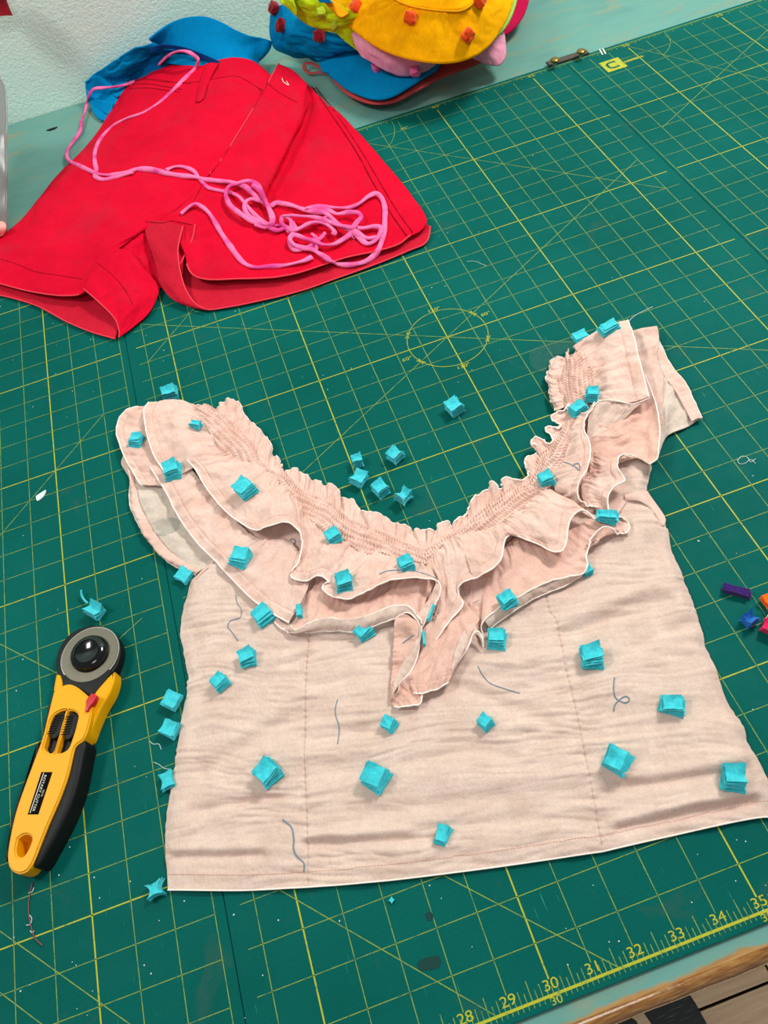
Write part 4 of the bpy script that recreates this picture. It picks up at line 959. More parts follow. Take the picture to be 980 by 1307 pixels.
C(174, 562, .42, .40, .26, -29, 'turquoise felt cube at the outer left end of the left ruffle', seed=2, group=G1)
C(220, 601, .52, .50, .36, -5, 'turquoise felt cube on the corner where two left ruffles meet', seed=3, group=G1, curl=1)
C(250, 543, .44, .22, .22, -39, 'small folded turquoise scrap beside the left shirring', seed=4, pinch=.3, group=G1, cat='felt scrap', layers=4)
C(313.5, 624, .52, .52, .32, 25, 'turquoise felt cube turned like a diamond on the left upper ruffle', seed=5, group=G1)
C(306.5, 711, .52, .50, .26, -34, 'flat turquoise felt square on the left lower ruffle, above the grey squiggle of thread', seed=6, group=G1)
C(425, 684, .42, .40, .24, 13, 'turquoise felt cube touching the shirred band left of centre', seed=7, group=G1)
C(440, 744, .46, .46, .30, -5, 'split turquoise felt cube on the hem of the left upper ruffle', seed=8, group=G1, bend=.5)
C(519, 720, .42, .38, .26, 3, 'turquoise felt cube just below the centre of the neckline', seed=9, group=G1)
C(337, 785, .50, .46, .28, 20, 'turquoise felt cube half under the tip of the left lower ruffle', seed=10, group=G1, z=7)
C(382, 781, .16, .34, .22, -12, 'narrow turquoise felt sliver inside the left ruffle fold', seed=11, group=G1, cat='felt scrap', layers=4, pinch=0)
C(465, 806, .44, .34, .26, 22, 'turquoise felt cube peeping from under the left ruffle hem band', seed=12, group=G1, z=6)
C(236, 735, .40, .44, .20, 40, 'turquoise felt cube on the mat tucked under the left sleeve hem', 'mat', seed=13, group=G3, pinch=.2)
C(316, 840, .42, .42, .28, -2, 'turquoise felt cube left of the seam, the upper of two side by side', seed=14, group=G2, curl=1)
C(281, 871, .38, .36, .24, 23, 'small turquoise felt cube nearest the left side of the blouse', seed=15, group=G2)
C(342, 986, .52, .50, .36, 28, 'large turquoise felt cube low on the left panel', seed=16, group=G2, layers=8, curl=1)
C(479, 992, .52, .50, .36, 43, 'large turquoise felt cube low on the front panel, right of the left seam', seed=17, group=G2, layers=8, curl=1)
C(497, 924, .32, .32, .24, 38, 'small turquoise felt cube left below the ruffle tip', seed=18, group=G2)
C(620, 922, .30, .30, .24, 28, 'small turquoise felt cube right below the ruffle tip', seed=19, group=G2)
C(565, 1066, .28, .42, .24, -37, 'narrow turquoise felt cube closest to the bottom hem', seed=20, group=G2)
C(756, 838, .52, .50, .34, -15, 'turquoise felt cube with fanned layers right of the right seam', seed=21, group=G2, layers=9, curl=1.2)
C(859, 902, .52, .38, .30, -31, 'turquoise felt cube on the right panel, right of the looped thread', seed=22, group=G2)
C(787, 969, .52, .50, .36, 41, 'large turquoise felt cube below the looped thread', seed=23, group=G2, layers=9, curl=1)
C(937, 994, .46, .50, .38, -27, 'large turquoise felt cube in the lower right corner of the blouse', seed=24, group=G2, layers=9, curl=1)
C(634, 815, .44, .44, .30, -25, 'turquoise felt cube half hidden by the right ruffle tip', seed=25, group=G1, z=7)
C(648, 766, .40, .40, .28, 8, 'turquoise felt cube behind the hem band of the right lower ruffle', seed=26, group=G1, z=15)
C(748, 727, .24, .30, .22, 5, 'turquoise corner showing beside the right ruffle end', seed=27, group=G1, cat='felt scrap', z=6)
C(775, 660, .56, .28, .24, -32, 'turquoise felt cube deep in the fold of the right ruffle', seed=28, group=G1, z=14)
C(697, 612, .44, .34, .28, -2, 'turquoise felt cube on the shirred band right of centre', seed=29, group=G1)
C(739, 523, .52, .36, .30, 8, 'lower of two turquoise felt cubes at the right shoulder shirring', seed=30, group=G1)
C(756, 505, .38, .40, .30, -32, 'upper of two turquoise felt cubes at the right shoulder shirring', seed=31, group=G1)
C(741, 431, .46, .34, .22, 5, 'left of two turquoise felt cubes on top of the right shoulder', 'mat', seed=32, group=G1, z=12)
C(778, 419, .64, .36, .24, 7, 'right of two turquoise felt cubes on top of the right shoulder', seed=33, group=G1, z=20, pinch=.2)
C(550, 783, .06, .50, .20, -42, 'thin turquoise edge showing above the centre ruffle hem', seed=34, group=G1, cat='felt scrap', layers=3, pinch=0, z=14)
C(541, 816, .06, .42, .20, -17, 'thin turquoise edge showing at the ruffle tip', seed=35, group=G1, cat='felt scrap', layers=3, pinch=0, z=12)
C(580, 521, .44, .44, .34, 13, 'lone turquoise felt cube on the mat inside the neckline, farthest right', 'mat', .14, .35, seed=36, group=G3)
C(505, 582, .40, .40, .32, 28, 'turquoise felt cube on the mat inside the neckline, standing apart above the row', 'mat', .22, .45, seed=37, group=G3)
C(456, 589, .30, .30, .32, -2, 'smallest turquoise felt cube of the group inside the neckline', 'mat', .08, .3, seed=38, group=G3)
C(458.5, 612, .42, .42, .30, -52, 'leftmost turquoise felt cube in the lower row inside the neckline', 'mat', .2, .35, seed=39, group=G3)
C(486, 624, .38, .42, .32, 16, 'middle turquoise felt cube in the lower row inside the neckline', 'mat', .1, .4, seed=40, group=G3)
C(515, 635, .38, .40, .34, -59, 'pinched turquoise felt cube closest to the neckline', 'mat', .32, .5, seed=41, group=G3)
C(122, 780, .44, .36, .30, -47, 'turquoise felt cube with a thread tail above the rotary cutter', 'mat', .1, .7, seed=42, group=G3)
C(220, 894, .40, .40, .26, -42, 'turquoise felt cube on the mat left of the blouse, upper of two', 'mat', .05, .1, seed=43, group=G3)
C(218, 930, .42, .38, .24, -42, 'turquoise felt cube on the mat left of the blouse, lower of two', 'mat', .12, .2, seed=44, group=G3)
C(215, 997, .34, .40, .20, 3, 'turquoise felt piece mostly hidden under the left side of the blouse', 'mat', .3, .2, seed=45, group=G3)
C(199, 1135, .40, .34, .22, 3, 'bow shaped turquoise felt piece at the lower left corner of the blouse', 'mat', .5, .1, seed=46, group=G3)
C(500, 1149, .12, .10, .05, 30, 'tiny turquoise scrap on the mat below the blouse hem', 'mat', .2, .2, 3, 47, cat='felt scrap', group=G3)
GM = 'felt offcuts at the right edge'
C(940, 755, .74, .22, .20, -44, 'dark purple felt strip on the mat right of the blouse', 'mat', 0.02, .0, 3, 48, mat='purple', cat='felt piece', group=GM, name='felt_strip', curl=0)
C(956, 792, .34, .34, .30, 10, 'bright blue fanned felt piece at the right edge', 'mat', .25, .6, 8, 49, mat='azure', cat='felt piece', group=GM, name='felt_piece', curl=1.2)
C(984, 767, .44, .40, .26, 5, 'orange felt piece at the right edge', 'mat', .1, .2, 4, 50, mat='orange', cat='felt piece', group=GM, name='felt_piece')
C(985, 802, .52, .36, .28, -50, 'hot pink felt piece at the right edge', 'mat', .1, .2, 4, 51, mat='pinkfelt', cat='felt piece', group=GM, name='felt_piece')
C(981, 789, .16, .12, .12, 30, 'white felt bit between the blue and pink pieces', 'mat', .1, .2, 3, 52, mat='white', cat='felt piece', group=GM, name='felt_piece')
tube_o = tube('thread_tail', crom([U(112, 770, .004), U(107, 765, .003), U(104, 759, .004), U(103.5, 753, .006)], 20), 0.9, M['teal'])
tag(tube_o, 'short turquoise felt tail curling from the cube above the cutter', 'thread')

# ------------------------------------------------------------------ loose threads and fibres
def thread(pix, label, mat='thread', bv='blouse', r=0.33, n=60, cat='thread', group='loose threads on the blouse'):
    b_ = {'blouse': BV_BLOUSE, 'mat': None, 'shorts': BV_SHORTS}[bv]
    o = tube('loose_thread', lay(b_, pix, .0006 if bv != 'mat' else r * 1e-3 + .0002, n), r, M[mat], sides=5); tag(o, label, cat, group); return o
thread([(301, 760), (303, 770), (308, 778), (307, 788), (294, 793), (291, 800), (297, 808), (304, 818)], 'grey squiggle of thread on the left panel under the ruffle')
thread([(431, 893), (428, 905), (429, 915), (433, 928), (431, 950)], 'upright grey thread between the seam and the ruffle tip', r=.36)
thread([(361, 1046), (372, 1056), (375, 1070), (375, 1085), (381, 1095), (388, 1102), (388, 1113)], 'long grey thread low on the left panel', r=.5)
thread([(610, 851), (616, 862), (625, 872), (640, 878), (663, 885)], 'curved grey thread right of the ruffle tip')
thread([(784, 865), (783, 880), (785, 890), (791, 895), (799, 897), (803, 893), (799, 889), (791, 893), (784, 901), (783, 908)], 'thread lying as a small loop on the right panel', r=.45)
thread([(719, 590), (728, 593), (735, 597), (739, 601), (740, 597), (738, 592), (732, 593)], 'small grey thread hook on the right shoulder ruffle', r=.4, n=40)
thread([(484, 733), (495, 729), (510, 728), (525, 729), (540, 732), (556, 738)], 'pale blue thread along the ruffle hem under the centre neckline', 'thread2')
thread([(370, 690), (374, 688), (377, 691), (375, 696)], 'tiny grey knot inside the left ruffle fold', r=.4, n=20)
thread([(514, 821), (521, 816), (528, 811)], 'tiny pale knot inside the centre ruffle tip', r=.4, n=20)
GT = 'loose threads on the mats'
thread([(802, 411), (808, 405), (816, 400), (833, 392)], 'pale fibre rising from the right shoulder corner', 'lint', 'mat', .25, group=GT)
fr = thread([(42, 1127), (39, 1140), (37, 1155), (38, 1172), (41, 1185), (45, 1197), (55, 1207)], 'frayed brown thread on the mat below the rotary cutter', 'brownthread', 'mat', .45, group=GT)
for a in ([(37, 1140), (41, 1139), (44, 1133)], [(34, 1181), (39, 1180), (41, 1172), (38, 1168)], [(39, 1188), (42, 1191), (44, 1188)]):
    tube('frayed_fibre', lay(None, a, .0006, 12), .28, M['lint'], fr, sides=4)
thread([(941, 588), (946, 583), (953, 584), (958, 590), (964, 586)], 'white fibre loop on the mat right of the blouse', 'lint', 'mat', .25, 40, group=GT)
thread([(964, 592), (958, 587), (950, 592), (943, 592), (941, 587)], 'second strand of the white fibre loop right of the blouse', 'lint', 'mat', .22, 40, group=GT)
thread([(596, 334), (606, 334), (614, 337), (621, 340)], 'fine pale fibre on the mat near the shorts corner', 'lint', 'mat', .18, 30, group=GT)
thread([(191, 946), (196, 950), (203, 950), (206, 957)], 'white fibre beside the lower cube left of the blouse', 'lint', 'mat', .22, 24, group=GT)
thread([(196, 973), (203, 976), (210, 981), (216, 982)], 'wiry pale thread sticking out left of the blouse', 'lint', 'mat', .2, 24, group=GT)
# clear plastic scraps
def scrap(px, label, z0=0.0004, h=.0012):
    pts = smooth_outline([U(x, y, z0)[:2] for x, y in px], 40)
    o = prism('plastic_scrap', pts, z0, z0 + h, M['clear'], None, .0004, 1, False); tag(o, label, 'plastic scrap', 'clear plastic scraps'); return o
scrap([(676, 448), (690, 441), (722, 434), (736, 436), (733, 447), (712, 454), (700, 462), (697, 474), (684, 474), (676, 462)], 'clear plastic scrap on the mat beside the right shirred sleeve')
o = scrap([(46, 634), (55, 628), (59, 626), (56, 634), (48, 640)], 'small pale plastic sliver on the mat left of the blouse'); o.data.materials[0] = M['lint']
zz = lay(BV_BLOUSE, [(206, 671)], 0)[0][2]
o = scrap([(193, 668), (203, 664), (220, 661), (229, 665), (226, 676), (212, 684), (197, 682)], 'clear plastic scrap inside the left sleeve', zz + .0012)
# lint specks all over the mats
parts = []; rl = random.Random(11)
spots = [(120, 1120), (127, 1146), (92, 1228), (97, 1232), (118, 1265), (111, 1296), (166, 1125), (203, 1175), (235, 1150), (184, 1232), (75, 1117), (26, 1265), (335, 1245), (412, 479), (418, 497), (71, 477), (119, 500), (42, 519), (551, 367), (548, 376), (568, 365), (571, 297), (611, 296), (560, 260), (740, 1185), (940, 1072), (891, 690), (977, 1130), (757, 1130), (638, 447), (300, 397)]
for px, py in spots + [(rl.uniform(0, 980), rl.uniform(150, 1300)) for _ in range(110)]:
    c = U(px, py, 0.0003); c_in = c / S
    if not (0 < c_in[0] < 70 and -.2 < c_in[1] < 35): continue
    r_ = rl.uniform(.25, .6) * 1e-3; a0 = rl.uniform(0, 6)
    V = [(c[0] + r_ * math.cos(a0 + k * 1.26) * rl.uniform(.5, 1.3), c[1] + r_ * math.sin(a0 + k * 1.26), .0002) for k in range(5)] + [(c[0], c[1], .0007)]
    parts.append((V, [(k, (k + 1) % 5, 5) for k in range(5)]))
o = joined('lint_specks', parts, M['lint']); tag(o, 'pale lint specks sprinkled over the green mats', 'lint', kind='stuff')
# dark ink blots
M['ink'] = mat_new('dark_stain', (14, 60, 56), 0.7, 0.2)
for pts in ([(533, 1228), (545, 1222), (560, 1221), (562, 1232), (548, 1238), (534, 1237)], [(542, 1166), (550, 1164), (553, 1172), (546, 1175)]):
    w = smooth_outline([U(x, y, 0)[:2] for x, y in pts], 24)
    o = mesh_obj('ink_blot', [(p[0], p[1], .00025) for p in w], [tuple(range(len(w)))], M['ink'], smooth=False); attach(o, bpy.data.objects['cutting_mat.001'])

# ------------------------------------------------------------------ rotary cutter
cut = empty('rotary_cutter', tuple(U(75, 970, 0)))
tag(cut, 'yellow and black rotary cutter with a round blade lying on the left mat', 'rotary cutter')
ZT = 0.0195
def pl(pix, z): return [U(x, y, z)[:2] for x, y in pix]
# yellow handle: outline on its upper face
hand = [(68, 883), (79, 875), (88, 873), (98, 877), (111, 888), (117, 895), (112, 930), (105, 945), (96, 952), (92, 965), (86, 990), (76, 1018), (62, 1050), (50, 1080), (42, 1100), (34, 1112), (22, 1115), (12, 1108), (9, 1095), (12, 1070), (20, 1035), (32, 1000), (45, 965), (54, 940), (60, 915)]
ho = [np.array(p) for p in smooth_outline(pl(hand, ZT), 110)]
# finger slot and hanging hole are cut as real openings
def slab_with_holes(name, outer, holes, z0, z1, mat, parent, bevel):
    bm = bmesh.new(); loops = []
    for ring in [outer] + holes:
        vs = [bm.verts.new((p[0], p[1], z1)) for p in ring]; loops.append([bm.edges.new((vs[i], vs[(i + 1) % len(vs)])) for i in range(len(vs))])
    bmesh.ops.triangle_fill(bm, use_beauty=True, use_dissolve=False, edges=[e for l in loops for e in l], normal=(0, 0, 1))
    fs = list(bm.faces)
    for f_ in fs:
        f_.normal_update()
        if f_.normal.z < 0: f_.normal_flip()
    r = bmesh.ops.extrude_face_region(bm, geom=fs, use_keep_orig=True)
    for g in r['geom']:
        if isinstance(g, bmesh.types.BMVert): g.co.z = z0
    bmesh.ops.recalc_face_normals(bm, faces=bm.faces)
    es = [e for e in bm.edges if all(abs(v_.co.z - z1) < 1e-7 for v_ in e.verts) and any(abs(f_.normal.z) < .5 for f_ in e.link_faces)]
    bmesh.ops.bevel(bm, geom=es, offset=bevel, segments=3, affect='EDGES')
    me = bpy.data.meshes.new(name); bm.to_mesh(me); bm.free(); me.materials.append(mat)
    me.polygons.foreach_set('use_smooth', [True] * len(me.polygons))
    try: me.set_sharp_from_angle(angle=math.radians(35))
    except Exception: pass
    o = bpy.data.objects.new(name, me); COL.objects.link(o); attach(o, parent); return o
hole = smooth_outline(pl([(22, 1071), (28, 1066), (35, 1065), (40, 1069), (39, 1076), (34, 1087), (28, 1094), (22, 1093), (20, 1086)], ZT), 26)
slotL = smooth_outline(pl([(55, 954), (61, 934), (64, 920), (70, 911), (84, 906), (79, 922), (74, 940), (66, 961), (59, 959)], ZT), 40)
slotR = smooth_outline(pl([(71, 961), (77, 942), (83, 922), (87, 907), (93, 907), (99, 912), (97, 925), (92, 942), (86, 956), (77, 961)], ZT), 40)
slab_with_holes('handle', ho, [hole, slotL, slotR], 0.006, ZT, M['cutyellow'], cut, 0.0011)
o = prism('handle_base', smooth_outline(pl([(p[0] + 1.5, p[1] + 1) for p in hand], 0.008), 80), 0.002, 0.0065, M['cutyellow'], cut, .001)
prism('slot_floor', pl([(50, 965), (62, 900), (104, 903), (98, 965)], .0135), 0.006, .0135, M['cutblack'], cut)
# black rubber grip wrapping both sides
gripR = [(94, 955), (99, 945), (108, 944), (110, 950), (107, 965), (100, 1000), (90, 1030), (76, 1060), (62, 1085), (52, 1102), (45, 1108), (41, 1104), (50, 1082), (62, 1052), (76, 1020), (86, 992), (91, 970)]
prism('grip', smooth_outline(pl(gripR, .0165), 80), 0.001, 0.0175, M['cutblack'], cut, .003, 4)
gripL = [(51, 946), (45, 960), (35, 990), (22, 1025), (13, 1060), (9, 1085), (9, 1100), (14, 1085), (22, 1040), (34, 1003), (48, 966)]
prism('grip', smooth_outline(pl(gripL, .015), 60), 0.001, 0.0165, M['cutblack'], cut, .0015, 3)
# slider buttons with ridges
for cxs, name_ in (([(63, 933), (66, 920), (71, 913), (83, 908), (78, 923), (74, 938), (66, 943)], 'slider'), ([(81, 938), (85, 922), (89, 909), (98, 913), (96, 926), (91, 940), (83, 944)], 'slider')):
    s_ = prism(name_, smooth_outline(pl(cxs, .0185), 30), .0135, .0178, M['cutblack'], cut, .0008)
    rd = []
    xs = [p[0] for p in cxs]; ys = [p[1] for p in cxs]
    for k in range(8):
        yy = min(ys) + 5 + k * 3.2; sl = (yy - 908) / 35 * -15
        x0 = (84 + sl if xs[0] < 75 else 97 + sl * .55) - 14; x1 = x0 + 12
        a, b2 = U(x0 + 2, yy + 1.5, .0182), U(x1, yy - .5, .0182)
        tube('r', [a, b2], .45, None, joinlist=rd, n=3, sides=5)
    o = joined('slider_ridges', rd, M['cutblack'], s_); o['kind'] = 'stuff'
# yellow blade guard arm on the right, with ribs, and the small one on the left
guardR = [(147, 858), (147, 868), (142, 884), (130, 905), (121, 925), (113, 944), (106, 947), (104, 935), (110, 915), (117, 896), (122, 885), (131, 874), (140, 864)]
prism('blade_guard', smooth_outline(pl(guardR, .013), 70), 0.003, .0145, M['cutyellow'], cut, .0015, 3)
rd = []
for k in range(17):
    t = k / 16; x = 146 - 30 * t - 4 * math.sin(t * 3); y = 868 + 60 * t
    tube('r', [U(x, y, .0125), U(x - 5.5, y - 2.2, .0142)], .55, None, joinlist=rd, n=3, sides=5)
o = joined('guard_ribs', rd, M['cutyellow'], cut); o['kind'] = 'stuff'
guardL = [(73, 862), (77, 862), (80, 878), (74, 882), (70, 884), (71, 872)]
prism('blade_guard', smooth_outline(pl(guardL, .012), 24), 0.003, .0135, M['cutyellow'], cut, .001, 2)
prism('neck', smooth_outline(pl([(78, 862), (142, 856), (132, 872), (122, 884), (117, 896), (98, 884), (88, 874), (79, 880)], .012), 40), .003, .0125, M['cutblack'], cut, .0006)
# blade: backing, steel ring, hub
Pc = lambda x, y, z: U(x, y, z)
cc = Pc(114.0, 835.5, .0125)
prof_r = 0.0245
bk = smooth_outline(pl([(118, 799), (130, 799.5), (141, 804), (149, 812), (154, 823), (154, 838), (150, 851), (141, 863), (130, 871), (110, 878), (94, 878), (82, 872), (75, 862), (72.5, 850), (73.5, 838), (78, 825), (88, 812), (102, 803)], .010), 72)
prism('blade_guard_plate', bk, .003, .0112, M['cutblack'], cut, .0008)
e1 = U(77, 843, .012); e2 = U(151, 831, .012)
# fit an ellipse free circle: radius from the photographed disc
def circ(name, pix, z0, z1, mat, bev=.0002, n=72):
    pts = np.array(pl(pix, z1)); A_ = np.c_[2 * pts, np.ones(len(pts))]; s_ = np.linalg.lstsq(A_, (pts ** 2).sum(1), rcond=None)[0]
    r_ = math.sqrt(s_[2] + s_[0] ** 2 + s_[1] ** 2)
    return s_[0], s_[1], r_
bx_, by_, br = circ('b', [(125, 800), (144, 809), (150.5, 823), (148, 845), (136, 861), (118, 869), (96, 870), (80, 857), (77, 844), (81, 828), (94, 811), (110, 802)], 0, .0125, None)
hx, hy, hr = circ('h', [(118, 811), (131, 814), (138, 825), (136, 838), (125, 851), (108, 857), (94, 851), (89, 840), (92, 828), (103, 816)], 0, .0145, None)
lathe('blade_rim', [(br * .8, .0112), (br, .0116), (br * .995, .0121), (br * .9, .01225)], (bx_, by_, 0), M['bladerim'], cut, 90)
lathe('blade', [(br * .5, .0118), (br * .965, .0121), (br * .955, .01265), (br * .5, .0127)], (bx_, by_, 0), M['blade'], cut, 90)
lathe('hub', [(hr, .0124), (hr, .0136), (hr * .93, .0160), (hr * .80, .0182), (hr * .62, .0190), (hr * .60, .0184), (hr * .35, .0172), (hr * .1, .0168)], (hx, hy, 0), M['hubblack'], cut, 72)
# red lock button
prism('lock_button', smooth_outline(pl([(118, 886), (124, 888), (122, 896), (116, 903), (113, 909), (110, 909), (112, 900), (111, 896)], .0195), 24), .017, .0215, M['redbtn'], cut, .0006)
# sticker
lab = prism('label_plate', pl([(53, 985.5), (67, 985.5), (49, 1039.5), (35.5, 1039.5)], ZT), ZT - .0002, ZT + .0002, M['stick'], cut)
a = U(60, 986, ZT); b2 = U(42, 1039, ZT); ang = math.atan2(b2[1] - a[1], b2[0] - a[0]); mid = (a + b2) / 2
side = np.array([-math.sin(ang), math.cos(ang)])
tp = []
text_parts(tp, 'ROTARY CUTTER', mid[0] - side[0] * .0003, mid[1] - side[1] * .0003, .0024, ZT + .00035, ang)
c3 = mid[:2] + side[:2] * .0021; text_parts(tp, 'OLFA', c3[0], c3[1], .0015, ZT + .00035, ang)
c3 = mid[:2] - side * .0021; strip(tp, (c3 - np.array([math.cos(ang), math.sin(ang)]) * .013) / S, (c3 + np.array([math.cos(ang), math.sin(ang)]) * .013) / S, .5, ZT + .00035)
# squeeze the lettering to the sticker's length
joined('lettering', tp, M['white'], lab, False)

# ------------------------------------------------------------------ hats behind
def hat_patch(name, rows, nu, nv, mat, parent, wr=1.5, ws=(40, 40), seed=1, thick=1.6, edge=None, emat=None):
    G = None
    R_ = [crom([p3(p) for p in r], nu) for r in rows]; R_ = np.stack(R_); G = np.zeros((nv, nu, 3))
    for j in range(nu): G[:, j] = crom(R_[:, j], nv)
    au = arcs(G, 1).mean(0)[None, :] * 1000 * np.ones((nv, 1)); av = arcs(G, 0) * 1000; N = normals(G)
    d = wr * gn(au / ws[0], av / ws[1], seed) + .35 * wr * gn(au / ws[0] * 2.7, av / ws[1] * 2.7, seed + 1)
    G = G + N * (d * 1e-3)[..., None]; G[..., 2] = np.maximum(G[..., 2], TOP + .0012); G[..., 1] = np.minimum(G[..., 1], 46.7 * S)
    o = mesh_obj(name, G.reshape(-1, 3), grid_faces(nv, nu), mat); md_ = o.modifiers.new('thickness', 'SOLIDIFY'); md_.thickness = thick * 1e-3; md_.offset = 0
    attach(o, parent)
    if edge: tube('edge_binding', G[-1], edge, emat or mat, o)
    HV.append((G.reshape(-1, 3), grid_faces(nv, nu)))
    return o, G
HV = []
def p3(p):           # (px, py, z mm)
    return U(p[0], p[1], p[2] * 1e-3)
# left blue cap, upside down against the wall, brim to the right
cap = empty('cap', tuple(U(200, 130, TOP))); tag(cap, 'blue cap lying open behind the red shorts, brim against the wall', 'cap')
hat_patch('brim', [[(205, 80, 28), (235, 84, 30), (275, 88, 28), (310, 95, 20), (322, 98, 10)],
                   [(200, 58, 46), (235, 55, 50), (275, 62, 44), (308, 76, 28), (330, 82, 14)],
                   [(190, 50, 60), (205, 38, 68), (220, 28, 72), (240, 22, 74), (262, 21.5, 72), (282, 28, 66), (300, 38, 56), (320, 46, 44), (338, 49.5, 32), (346, 54, 24), (344, 62, 18), (336, 72, 12), (326, 80, 6)]], 130, 40, M['blue'], cap, .6, (60, 60), 3, 3.0)
hat_patch('crown', [[(196, 54, 58), (180, 60, 56), (165, 65, 52), (148, 76, 46), (130, 88, 38), (116, 98, 30), (108.5, 106, 26)],
                    [(205, 60, 52), (185, 72, 40), (165, 84, 34), (150, 96, 26), (135, 104, 20), (122, 112, 14)],
                    [(225, 62, 50), (205, 70, 36), (185, 84, 24), (165, 100, 14), (158, 116, 8), (150, 125, 5)]], 90, 40, M['blue'], cap, 1.8, (30, 20), 4, 2.0)
hat_patch('crown_lining', [[(194, 58, 52), (225, 58, 50), (262, 74, 38), (300, 92, 22)], [(165, 80, 30), (190, 86, 24), (230, 92, 18), (280, 98, 12)], [(150, 100, 12), (175, 112, 5), (210, 122, 3), (270, 125, 3)], [(135, 128, 2), (160, 135, 1), (200, 140, 1), (270, 140, 1)]], 60, 40, M['bluelining'], cap, 2.5, (20, 20), 5)
hat_patch('sweatband', [[(190, 61, 56), (205, 57, 56), (222, 58, 54), (240, 62, 50), (256, 68, 44), (275, 76, 38), (292, 84, 30)], [(192, 68, 50), (207, 63, 50), (222, 64, 48), (240, 68, 44), (256, 75, 38), (275, 84, 32), (290, 92, 24)]], 70, 8, M['bluedark'], cap, .4, (30, 30), 6)
hat_patch('back_strap', [[(110, 104, 26), (112, 116, 16), (117, 124, 10), (130, 128, 10), (145, 131, 10)], [(109, 112, 20), (112, 128, 8), (118, 136, 3), (130, 143, 2), (140, 148, 2)]], 50, 12, M['blue'], cap, .6, (30, 30), 7, 1.8)
hat_patch('back_panel', [[(109, 107, 24), (116, 98, 30), (128, 96, 30), (140, 100, 22)], [(114, 120, 12), (125, 122, 8), (138, 124, 6), (150, 126, 4)], [(117, 140, 2), (124, 150, 1), (132, 154, 1), (142, 152, 1)]], 40, 24, M['blue'], cap, .8, (20, 20), 8)

N_CAP = len(HV)
# pile of hats: bottom brick red cap, blue cap with dark red cubes
pile = 'pile of hats at the far edge of the table'
c1 = empty('cap', tuple(U(470, 100, TOP))); tag(c1, 'brick red cap at the bottom of the hat pile, only brim edge and strap showing', 'cap', pile)
hat_patch('brim', [[(420, 70, 8), (450, 80, 12), (500, 85, 14), (560, 75, 16), (600, 65, 14)], [(418, 93, 2), (430, 108, 4), (450, 124, 8), (475, 132, 10), (502, 130, 12), (532, 116, 14), (562, 100, 15), (600, 85, 14), (625, 74, 8)]], 110, 22, M['brickred'], c1, .5, (60, 60), 9, 3.0, 1.2)
hat_patch('crown', [[(500, 85, 14), (540, 80, 16), (590, 70, 14)], [(500, 50, 40), (540, 40, 44), (590, 40, 36)], [(500, 10, 40), (540, 0, 44), (590, 0, 36)]], 40, 20, M['brickred'], c1, .8, (40, 40), 10)
tube('strap', [U(x, y, z * 1e-3) for x, y, z in [(422, 95, 1), (408, 92, 2), (396, 93.5, 2), (389, 88, 4), (388, 82, 7), (394, 80, 8), (402, 83, 6), (412, 88, 4), (424, 92, 2)]], 2.6, M['brickred'], c1, flat=.35, n=50, sides=8)
c2 = empty('cap', tuple(U(430, 80, TOP))); tag(c2, 'blue cap with dark red felt cubes, brim toward the mat, in the hat pile', 'cap', pile)
hat_patch('brim', [[(406, 77, 22), (425, 70, 28), (445, 64, 34), (470, 58, 36), (520, 60, 34), (570, 70, 28)],
                   [(412, 92, 14), (440, 90, 20), (475, 92, 24), (520, 88, 26), (560, 84, 24)],
                   [(410, 84, 18), (418, 94, 12), (430, 104, 12), (443, 114, 14), (458, 121, 16), (475, 126, 18), (490, 126, 20), (505, 121, 22), (522, 111, 23), (540, 100, 22), (556, 90, 20)]], 120, 40, M['blue'], c2, .6, (70, 70), 11, 3.2, .9)
hat_patch('crown', [[(346, 20, 48), (345.5, 35, 38), (346, 50, 28), (352, 63, 16), (370, 72, 10), (390, 75, 10), (405, 79, 10)],
                    [(356, 8, 62), (362, 28, 56), (370, 45, 50), (385, 60, 36), (400, 70, 28), (410, 76, 22)],
                    [(380, 8, 70), (395, 28, 68), (410, 40, 62), (425, 50, 56), (438, 60, 46), (448, 64, 40)],
                    [(420, 0, 74), (440, 15, 72), (460, 30, 66), (480, 45, 58), (490, 52, 50), (500, 58, 40)]], 90, 50, M['blue'], c2, 2.6, (34, 26), 12, 2.0)
tube('brim_seam', [U(x, y, z * 1e-3) for x, y, z in [(406, 78, 24), (420, 72, 30), (436, 67, 38), (452, 62, 42)]], .8, M['bluedark'], c2, n=24)
# hat pile members on top
c3 = empty('bucket_hat', tuple(U(420, 30, .05))); tag(c3, 'crumpled lime green bucket hat wedged between blue cap and yellow hat', 'hat', pile)
hat_patch('crown', [[(352, -6, 84), (365, 0, 84), (374, 8, 80), (379, 20, 76), (392, 32, 70), (410, 38, 68), (435, 43, 66)],
                    [(370, -8, 96), (388, 2, 98), (402, 12, 92), (420, 22, 84), (440, 28, 80), (450, 32, 74)],
                    [(395, -14, 98), (415, -6, 102), (430, 4, 96), (445, 14, 90), (462, 22, 84)]], 90, 40, M['lime'], c3, 2.6, (26, 22), 13, 2.0, 1.0)
hat_patch('brim', [[(420, 20, 84), (440, 26, 80), (455, 34, 70)], [(428, 40, 70), (440, 48, 62), (456, 58, 52)], [(433, 44, 66), (445, 56, 56), (460, 67, 48)]], 50, 24, M['lime'], c3, 1.0, (30, 20), 14, 2.0)
hat_patch('crown_fold', [[(352, -8, 88), (360, 4, 90), (372, 14, 86)], [(372, -8, 100), (376, 6, 98), (378, 20, 88)]], 30, 14, M['lime'], c3, 2, (14, 14), 15, 2.0)
c4 = empty('bucket_hat', tuple(U(540, 60, .03))); tag(c4, 'pale pink bucket hat squashed under the yellow hat', 'hat', pile)
